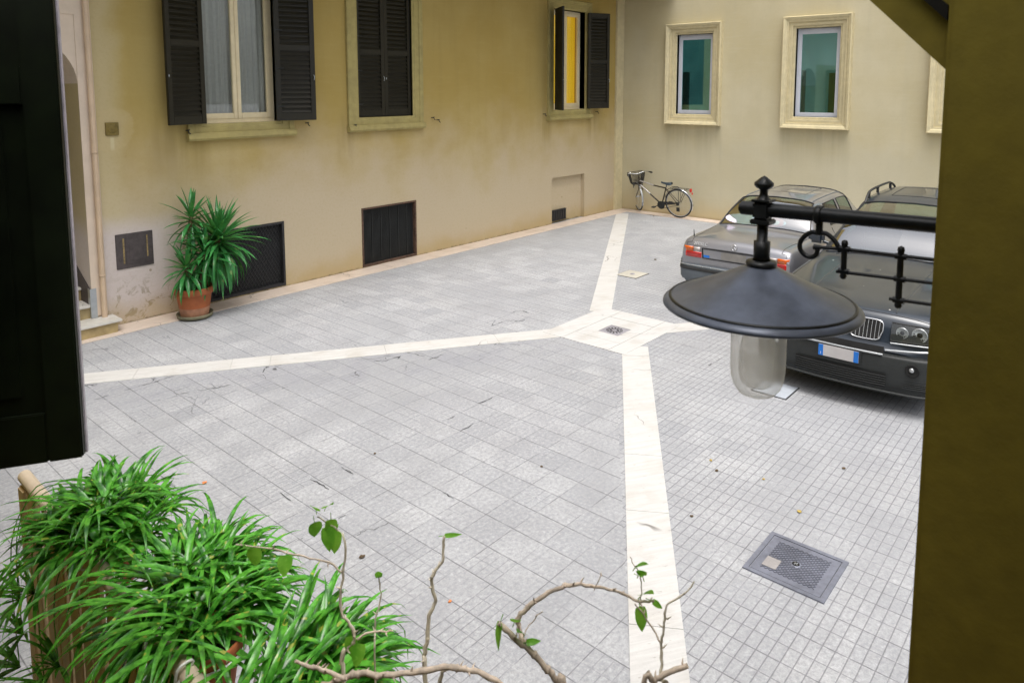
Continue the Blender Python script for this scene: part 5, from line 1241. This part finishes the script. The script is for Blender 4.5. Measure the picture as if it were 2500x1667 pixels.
# pressed hood lines
mb = MB()
for sd in (1, -1): mb.tube([su.pt(3.3+2.6*k/16, 6.75+.15*k/16, sd, -.006) for k in range(17)], .011, 8); mb.cut()
mb.build_each('bonnet_crease', M['suv'], body)
for sd in (1, -1):      # roof rails
    mb = MB(); P = [su.pt(8.0+2.7*k/16, 6.05, sd, .0)+Vector((0, 0, .085*min(1, 1.5*math.sin(PI*min(max(k, .0), 16)/16)**.6))) for k in range(17)]; mb.tube(smooth(P, 2), .016, 8)
    for i in (8.55, 9.4, 10.25): a = su.pt(i, 6.05, sd, 0); mb.tube([a, a+Vector((0, 0, .082))], .018, 8)
    mb.build('roof_rail', M['blackpl'], SU)
mb = MB(); mb.tube([su.pt(8.75, 7.1, 1, .001), su.pt(8.75, 8, 1, .001), su.pt(8.75, 7.1, -1, .001)], .004, 5); mb.tube([su.pt(9.9, 7.1, 1, .001), su.pt(9.9, 8, 1, .001), su.pt(9.9, 7.1, -1, .001)], .004, 5)
for sd in (1, -1): mb.tube([su.pt(8.75+1.15*k/6, 7.1, sd, .001) for k in range(7)], .004, 5)
mb.build('sunroof_joint', M['rubber'], body)
# kidney grille
def onface(y, z, d=0.012):
    x = .012+(z-.612)*.38+.090*(y/.8)**2-d
    return Vector((x, y, z))
for sd in (1, -1):
    out = []
    for k in range(32):
        a = 2*PI*k/32; e = .42
        cy = (abs(math.cos(a))**e)*math.copysign(1, math.cos(a)); cz = (abs(math.sin(a))**e)*math.copysign(1, math.sin(a))
        z = .782+.092*cz; out.append(onface(sd*(.205+.148*cy*(1-.10*(cz < 0))), z, .016))
    mb = MB(); mb.tube(out, .0062, 8, True); kg = mb.build('kidney_grille', M['chrome'], SU)
    mb = MB(); mb.add(out, [list(range(32))]); mb.add([p+Vector((.02, 0, 0)) for p in out], [list(range(32))]); mb.build('grille_back', M['hole'], kg)
    mb = MB()
    for k in range(8):
        y = .205-.118+.0337*k; mb.tube([onface(sd*y, .70, .022), onface(sd*y, .785, .026), onface(sd*y, .866, .022)], [.0040, .0028, .0030], 6)
    mb.build('grille_bar', M['silver'], kg)
# headlamps
for sd in (1, -1):
    y0, y1, z0, z1 = .425, .80, .705, .868
    def hp(u, v, d):
        y = y0+(y1-y0)*u; z = z0+.012*u+(z1-z0-.02*u)*v; p = onface(y, z, d); p.y *= sd; return p
    mb = MB(); mb.grid([[hp(i/10, j/6, .006) for j in range(7)] for i in range(11)]); hl = mb.build('headlamp', M['hlin'], SU)
    mb = MB(); mb.grid([[hp(i/10, j/6, .030+.014*math.sin(PI*i/10)*math.sin(PI*j/6)) for j in range(7)] for i in range(11)])
    ed = [hp(i/10, 0, .006) for i in range(11)]+[hp(1, j/6, .006) for j in range(1, 7)]+[hp(1-i/10, 1, .006) for i in range(1, 11)]+[hp(0, 1-j/6, .006) for j in range(1, 6)]
    mb.build('lamp_cover', M['hlglass'], hl)
    mb = MB(); mb.tube(ed, .007, 6, True); mb.build('lamp_rim', M['blackpl'], hl)
    for uu, r in ((.24, .052), (.62, .066)):
        c = hp(uu, .52, .012); mb = MB(); mb.lathe([(.001, .012), (r*.35, .010), (r*.4, -.004), (r*.8, .004), (r*.92, -.010), (r, -.010), (r*1.03, .0)], c, 28, None, True, 'x')
        for k in range(16):
            a = 2*PI*k/16; mb.tube([(c.x-.003, c.y+r*.42*math.cos(a), c.z+r*.42*math.sin(a)), (c.x-.006, c.y+r*.84*math.cos(a), c.z+r*.84*math.sin(a))], .0022, 4)
        mb.build('reflector', M['silver'], hl)
        mb = MB(); mb.lathe([(.001, -.010), (r*.28, -.006), (r*.33, .004)], c, 18, None, True, 'x'); mb.build('projector', M['hole'], hl)
# bumper
def path(y0, y1, off, n=16): return [(onface(y, .55, 0).x-.028-off+(.06*(max(0, abs(y)-.62)/.25)**2), y) for y in [y0+(y1-y0)*k/n for k in range(n+1)]]
mb = MB(); rows = []
for x, y in path(.87, -.87, .0, 40): rows.append([(x+.12, y*.97, .215), (x+.045, y, .225), (x+.012, y, .27), (x+.010, y, .36), (x, y, .47), (x, y, .555), (x+.012, y, .578), (x+.06, y*.99, .585)])
mb.grid(rows, True); bu = mb.build('bumper', M['suvpl'], SU)
mb = MB(); rows = [[(x+.016, y, .595), (x+.030, y, .655)] for x, y in path(.39, -.39, .012, 12)]; mb.grid(rows); mb.build('air_slot', M['hole'], bu)
mb = MB(); mb.tube([(x, y, .584) for x, y in path(.385, -.385, .004, 16)], .0105, 8); mb.build('bumper_strip', M['silver'], bu)
for sd in (1, -1):
    mb = MB(); mb.tube([(x, y, .628+.004*k) for k, (x, y) in enumerate(path(.40*sd, .80*sd, -.012, 10))], .010, 8); mb.build('bumper_strip', M['silver'], bu)
    mb = MB(); mb.tube([Vector(onface(sd*(.43+.36*k/10), .690+.0012*k, .022)) for k in range(11)], .008, 8); mb.build('lamp_strip', M['silver'], bu)
    fx = path(.60*sd, .61*sd, 0, 1)[0][0]
    mb = MB(); mb.lathe([(.001, .004), (.052, .000), (.060, -.004), (.064, .006)], (fx-.006, .635*sd, .475), 24, None, True, 'x'); fg = mb.build('fog_lamp', M['hole'], bu)
    mb = MB(); mb.lathe([(.001, -.010), (.012, -.008), (.020, -.003), (.022, .002)], (fx-.008, .630*sd, .482), 20, None, True, 'x'); mb.build('fog_lens', M['silver'], fg)
mb = MB(); rows = [[(x+.006, y, .275), (x+.004, y, .40)] for x, y in path(.42, -.42, .014, 12)]; mb.grid(rows); ai = mb.build('lower_intake', M['hole'], bu)
mb = MB(); mb.tube([(x-.012, y, .232) for x, y in path(.84, -.84, 0, 30)], .012, 8); mb.build('bumper_lip', M['suvpl'], bu)
mb = MB()
for k in range(5): mb.tube([(x, y, .29+.022*k) for x, y in path(.42, -.42, .012, 10)], .004, 5)
for sd in (1, -1):
    for k in range(4): mb.tube([(x, y, .295+.018*k) for x, y in path(.56*sd, .76*sd, -.004, 6)], .003, 5)
mb.build('intake_slats', M['suvpl'], ai)
px = path(0, .01, 0, 1)[0][0]
mb = MB(); mb.box((px-.018, -.205, .452), (px+.01, .205, .580), None, .004); ph = mb.build('plate_holder', M['suvpl'], SU)
mb = MB(); mb.box((px-.024, -.187, .458), (px-.0185, .187, .572), None, .003); pl = mb.build('number_plate', M['plate'], ph)
mb = MB()
for a, b in ((-.186, -.142), (.142, .186)): mb.box((px-.0265, a, .460), (px-.0245, b, .570)); mb.cut()
mb.build_each('blue_band', M['blue'], ph)
Mt = Matrix(((0, 0, -1, px-.027), (-1, 0, 0, .164), (0, 1, 0, .485), (0, 0, 0, 1)))
mb = MB(); text_mesh(mb, 'I', Mt, .035, .0006); mb.build('country_letter', M['letters'], ph)
c = onface(0, .905, .0); 
mb = MB(); mb.lathe([(.001, -.016), (.034, -.014), (.041, -.008), (.041, .004)], (.115, 0, .893), 24, None, True, 'x'); rb = mb.build('round_badge', M['chrome'], SU)
mb = MB()
for a in (0, 180):
    mb.add([(.115-.0175, 0, .893)]+[(.115-.0165, .026*math.cos(R(a+k*15)), .893+.026*math.sin(R(a+k*15))) for k in range(7)], [[0]+list(range(1, 8))])
mb.build('badge_quarter', M['blue'], rb)
# mirrors, wipers, wheels, interior
for sd in (1, -1):
    p = su.pt(7.15, 5.2, sd, .0); mb = MB(); mb.tube([p, p+Vector((-.02, .10*sd, .03))], .022, 8); q_ = p+Vector((-.02, .18*sd, .06)); mb.box((q_.x-.06, q_.y-.10, q_.z-.06), (q_.x+.05, q_.y+.10, q_.z+.085), None, .04); mb.build('wing_mirror', M['suv'], SU)
mb = MB()
for a, b in ((.62, .10), (.02, -.50)):
    p = su.pt(6.1, 7, 1, 0); P0 = Vector((1.86, a, 1.075)); P1 = Vector((1.90, b, 1.125)); mb.tube([P0, P1], .008, 6); mb.tube([P0+Vector((-.02, 0, .0)), P0*.5+P1*.5], .011, 6); mb.cut()
mb.build_each('wiper', M['rubber'], SU)
mb = MB(); mb.box((2.0, -.8, .9), (2.55, .8, 1.06), None, .06); mb.box((.25, -.80, .19), (4.4, .80, .30))
for y in (-.37, .37):
    mb.box((3.0, y-.25, .5), (3.16, y+.25, 1.22), None, .06); mb.box((3.05, y-.13, 1.24), (3.14, y+.13, 1.42), None, .04); mb.box((2.6, y-.26, .5), (3.05, y+.26, .72), None, .05)
mb.box((3.75, -.66, .5), (3.95, .66, 1.18), None, .05)
mb.build('seats', M['inter'], SU)
mb = MB(); mb.lathe([(.155, -.012), (.178, 0), (.155, .012)], (0, 0, 0), 24, Matrix.Translation((2.62, .37, 1.05)) @ Matrix.Rotation(R(62), 4, 'Y')); mb.build('steering_wheel', M['inter'], SU)
for x in (.92, 3.72):
    for sd in (1, -1):
        mb = MB(); mb.lathe([(.001, 0), (.395, 0), (.40, -.004*sd)], (x, .908*sd, .36), 32, None, False, 'y'); mb.build('wheel_arch', M['suvpl'], SU); wheel(x, .80*sd, .355, .235, SU, sd)
SU.location = (-8.42, -7.88, 0)

# ================================================================== bicycle leaning in the corner
BK = thing('bicycle', 'dark bicycle with a wire front basket leaning on the back wall in the corner', 'bicycle', (0, 0, 0))
# local: x along the bike (front = -x), z up ; rear wheel centre (0.56,0,.335), head near x=-.40
RW = Vector((.550, 0, .352)); rW = .352
def bwheel(c, ax, parent, nm):
    ax = Vector(ax).normalized(); u = Vector((0, 0, 1)); v = ax.cross(u).normalized()
    P = lambda r, a, o=0: c+u*(r*math.cos(a))+v*(r*math.sin(a))+ax*o
    mb = MB(); mb.tube([P(rW-.014, 2*PI*k/48) for k in range(48)], .0165, 8, True); w = mb.build(nm, M['rubber'], parent)
    mb = MB(); mb.tube([P(rW-.036, 2*PI*k/48) for k in range(48)], .0095, 6, True); mb.build('rim', M['silver'], w)
    mb = MB()
    for k in range(28):
        a = 2*PI*k/28; mb.tube([P(.018, a+(.5 if k % 2 else -.5), .022 if k % 2 else -.022), P(rW-.04, a)], .0014, 4, caps=False)
    mb.tube([c-ax*.045, c+ax*.045], .016, 10); mb.build('spokes', M['silver'], w)
    return P
Pr = bwheel(RW, (0, 1, 0), BK, 'wheel')
st_ = R(-40)       # steering turned
HT = Vector((-.49, 0, .86)); HB = Vector((-.46, 0, .72)); axis = (HT-HB).normalized()
fd = Vector((-math.cos(st_), -math.sin(st_), 0))                  # where the front wheel points
FW = HB+Vector((0, 0, -.385))+fd*.27; FW.z = .352
fax = Vector((-fd.y, fd.x, 0))
Pf = bwheel(FW, fax, BK, 'wheel')
BB_ = Vector((.10, 0, .275)); STp = Vector((.235, 0, .70)); 
mb = MB(); mb.tube([BB_, STp], .016, 10); mb.tube([BB_-Vector((0, .035, 0)), BB_+Vector((0, .035, 0))], .022, 10)
for s in (.05, -.05): mb.tube([BB_+Vector((0, s*.5, 0)), RW+Vector((0, s, 0))], .009, 8); mb.tube([STp+Vector((0, s*.4, -.02)), RW+Vector((0, s, 0))], .008, 8)
mb.tube([HB+axis*-.02, HT+axis*.02], .019, 10)
mb.tube([HB.lerp(BB_, .45), BB_], .0185, 10); mb.tube([HT.lerp(STp, .55)+Vector((0, 0, -.03)), STp], .0165, 10)
fr = mb.build('frame', M['bike'], BK)
mb = MB(); mb.tube([HB, HB.lerp(BB_, .45)], .0187, 10); mb.tube([HT+Vector((0, 0, -.03)), HT.lerp(STp, .55)+Vector((0, 0, -.03))], .0167, 10); mb.build('silver_tube', M['bikesil'], fr)
mb = MB()
for s in (.05, -.05): mb.tube([HB+fax*s*.9, HB+fax*s+fd*.03+Vector((0, 0, -.12)), FW+fax*s], .010, 8)
mb.tube([HB-fax*.05, HB+fax*.05], .016, 8); mb.tube([HT, HT+axis*.13], .013, 8); fk = mb.build('fork', M['bike'], BK)
mb = MB(); S0 = HT+axis*.13
hb = [S0+fax*.30-fd*.20+Vector((0, 0, .045)), S0+fax*.27-fd*.06+Vector((0, 0, .045)), S0+fax*.18+fd*.05+Vector((0, 0, .03)), S0+fd*.04, S0-fax*.18+fd*.05+Vector((0, 0, .03)), S0-fax*.27-fd*.06+Vector((0, 0, .045)), S0-fax*.30-fd*.20+Vector((0, 0, .045))]
mb.tube(smooth(hb, 5), .011, 8); h = mb.build('handlebar', M['silver'], fk)
mb = MB()
for a, b in ((hb[0], hb[1]), (hb[6], hb[5])): mb.tube([a, a.lerp(b, .8)], .017, 8); mb.tube([b+fd*.04, b+fd*.07-Vector((0, 0, .02)), a+fd*.07-Vector((0, 0, .03))], .006, 6); mb.cut()
mb.build_each('grip', M['rubber'], h)
mb = MB(); mb.lathe([(.001, .02), (.018, .014), (.024, 0)], hb[2]+Vector((0, 0, .015)), 12); mb.build('bell', M['chrome'], h)
# basket in front of the bars
bc = HT+fd*.20+Vector((0, 0, -.02)); mb = MB()
def bq(u, v, t): return bc+fax*(u*(.13+.055*t))+fd*(v*(.095+.04*t))+Vector((0, 0, -.13+.27*t))
def ring(t, n=10):
    out = []
    for a, b in (((-1, -1), (1, -1)), ((1, -1), (1, 1)), ((1, 1), (-1, 1)), ((-1, 1), (-1, -1))):
        for k in range(n): out.append(bq(a[0]+(b[0]-a[0])*k/n, a[1]+(b[1]-a[1])*k/n, t))
    return out
for k in range(9): mb.tube(ring(k/8), .0065 if k == 8 else .0042, 5, True)
r0, r1 = ring(0), ring(1)
for a, b in zip(r0, r1): mb.tube([a, b], .0040, 4, caps=False)
for k in range(9): t_ = -1+2*k/8; mb.tube([bq(t_, -1, 0), bq(t_, 1, 0)], .0028, 4); mb.tube([bq(-1, t_, 0), bq(1, t_, 0)], .0028, 4)
mb.build('basket', M['blackpl'], fk)
# saddle, mudguards, carrier, lamps, chain set
mb = MB(); mb.tube([STp, STp+(STp-BB_).normalized()*.115], .012, 8); rows = []
tp = STp+(STp-BB_).normalized()*.125
for k in range(13):
    u = k/12; w = .018+.072*max(0, (u-.35)/.65)**.8 if u > .35 else .018+.004*u; x = -.15+.28*u; zz = .025+.020*(2*u-.9)**2
    if k == 12: w = .045
    rows.append([(tp.x+x, tp.y+w*a, tp.z+zz-.045*(abs(a)**2.2)*(.4+.6*u)-(.02 if abs(a) == 1 else 0)) for a in (-1, -.8, -.4, 0, .4, .8, 1)])
mb.grid(rows); mb.add([r[0] for r in rows]+[r[-1] for r in rows[::-1]], [list(range(26))]); mb.build('saddle', M['saddle'], BK)
def guard(P, a0, a1, off, par, mat):
    mb = MB(); rows = []
    for k in range(29):
        a = a0+(a1-a0)*k/28; rows.append([P(rW+.022-(.012 if abs(s) > .8 else 0), a, s*.024) for s in (-1, -.5, 0, .5, 1)])
    mb.grid(rows); mb.build('mudguard', mat, par)
guard(Pr, R(-75), R(112), 0, BK, M['silver']); guard(Pf, R(-115), R(20), 0, fk, M['silver'])
mb = MB(); z = .72
for s in (.055, -.055): mb.tube([(.26, s*.5, .66), (.36, s, z), (.86, s, z), (.88, s*.3, z)], .006, 6); mb.tube([(.60, s, z), (.58, s, .36)], .006, 6); mb.tube([(.76, s, z), (.585, s, .36)], .006, 6)
for x in (.42, .52, .62, .72, .82): mb.tube([(x, -.055, z), (x, .055, z)], .005, 6)
mb.tube([(.42, -.02, z+.03), (.56, -.02, z+.05), (.60, 0, z+.015)], .010, 6)
ca = mb.build('carrier', M['blackpl'], BK)
mb = MB(); mb.box((.865, -.04, .655), (.905, .04, .745), None, .012); mb.box((.91, -.025, .60), (.925, .025, .655), None, .006); mb.build('rear_lamp', M['red'], ca)
mb = MB(); mb.lathe([(.001, -.004), (.095, -.004), (.10, 0), (.095, .004), (.001, .004)], BB_+Vector((0, -.045, 0)), 28, None, True, 'y')
mb.tube([BB_+Vector((0, -.05, .09)), RW+Vector((0, -.05, .035))], .006, 6); mb.tube([BB_+Vector((0, -.05, -.09)), RW+Vector((0, -.05, -.035))], .006, 6); mb.lathe([(.001, -.006), (.045, -.006), (.045, .006), (.001, .006)], RW+Vector((0, -.05, 0)), 20, None, True, 'y'); mb.box((.52, -.07, .17), (.60, -.055, .27))
cs = mb.build('chain_set', M['iron'], BK)
mb = MB(); ca_ = Vector((-.165, 0, -.045)); mb.tube([BB_+Vector((0, -.06, 0)), BB_+ca_+Vector((0, -.065, 0))], .010, 8); mb.tube([BB_+Vector((0, .06, 0)), BB_-ca_+Vector((0, .065, 0))], .010, 8)
for s, k in ((-1, 1), (1, -1)): p = BB_+ca_*k+Vector((0, s*.11, 0)); mb.box((p.x-.045, p.y-.045, p.z-.012), (p.x+.045, p.y+.045, p.z+.012), None, .004)
mb.build('crank', M['blackpl'], cs)
mb = MB(); mb.box((.16, -.06, .33), (.46, -.045, .375), None, .006); mb.build('chain_guard', M['blackpl'], cs)
# local +x -> world -Y (rear to the right), local y=-1 side faces the court (-X)
BK.rotation_euler = (R(9.0), 0, R(-90)); BK.location = (-.265, -1.265, 0.012)

# ================================================================== camera, light, world
cam = bpy.data.cameras.new('camera'); co = bpy.data.objects.new('camera', cam); COL.objects.link(co); S.camera = co
pi_, ro, ya = R(6.111), R(-0.098), R(40.955)
fw = Vector((math.cos(ya)*math.cos(pi_), math.sin(ya)*math.cos(pi_), -math.sin(pi_))); rt = Vector((math.sin(ya), -math.cos(ya), 0)); up = rt.cross(fw)
r2 = rt*math.cos(ro)+up*math.sin(ro); u2 = -rt*math.sin(ro)+up*math.cos(ro)
mw = Matrix.Identity(4)
for i in range(3): mw[i][0] = r2[i]; mw[i][1] = u2[i]; mw[i][2] = -fw[i]
mw.translation = Vector((-5.0734*CH, -3.209*CH, CH)); co.matrix_world = mw
cam.sensor_width = 36; cam.sensor_fit = 'HORIZONTAL'; cam.lens = 36*1658.7651/2352; cam.shift_y = -(784-379.2551)/2352; cam.clip_start = .02; cam.clip_end = 400
cam.dof.use_dof = True; cam.dof.focus_distance = 7.5; cam.dof.aperture_fstop = 9.0

W = bpy.data.worlds.new('World'); S.world = W; W.use_nodes = True; nt = W.node_tree; nt.nodes.clear()
sky = nt.nodes.new('ShaderNodeTexSky'); sky.sky_type = 'NISHITA'; sky.sun_disc = False; sky.sun_elevation = R(73); sky.sun_rotation = R(225); sky.air_density = 1.0; sky.dust_density = 6.0; sky.ozone_density = 0.6; sky.altitude = 50
hs = nt.nodes.new('ShaderNodeHueSaturation'); hs.inputs['Saturation'].default_value = 0.36
bg = nt.nodes.new('ShaderNodeBackground'); bg.inputs[1].default_value = 0.15
ow = nt.nodes.new('ShaderNodeOutputWorld'); nt.links.new(sky.outputs[0], hs.inputs['Color']); nt.links.new(hs.outputs[0], bg.inputs[0]); nt.links.new(bg.outputs[0], ow.inputs[0])
sun = bpy.data.lights.new('sun', 'SUN'); sun.energy = 0.85; sun.angle = R(32); sun.color = (1, .97, .92); so = bpy.data.objects.new('sun', sun); COL.objects.link(so)
dirv = Vector((-.18, -.28, 1)).normalized(); so.rotation_euler = dirv.to_track_quat('Z', 'Y').to_euler(); so.location = (-8, -6, 20)
S.view_settings.view_transform = 'Standard'; S.view_settings.look = 'None'; S.view_settings.exposure = 0.72; S.view_settings.gamma = 1
S.cycles.max_bounces = 8; S.cycles.transparent_max_bounces = 12; S.cycles.diffuse_bounces = 5
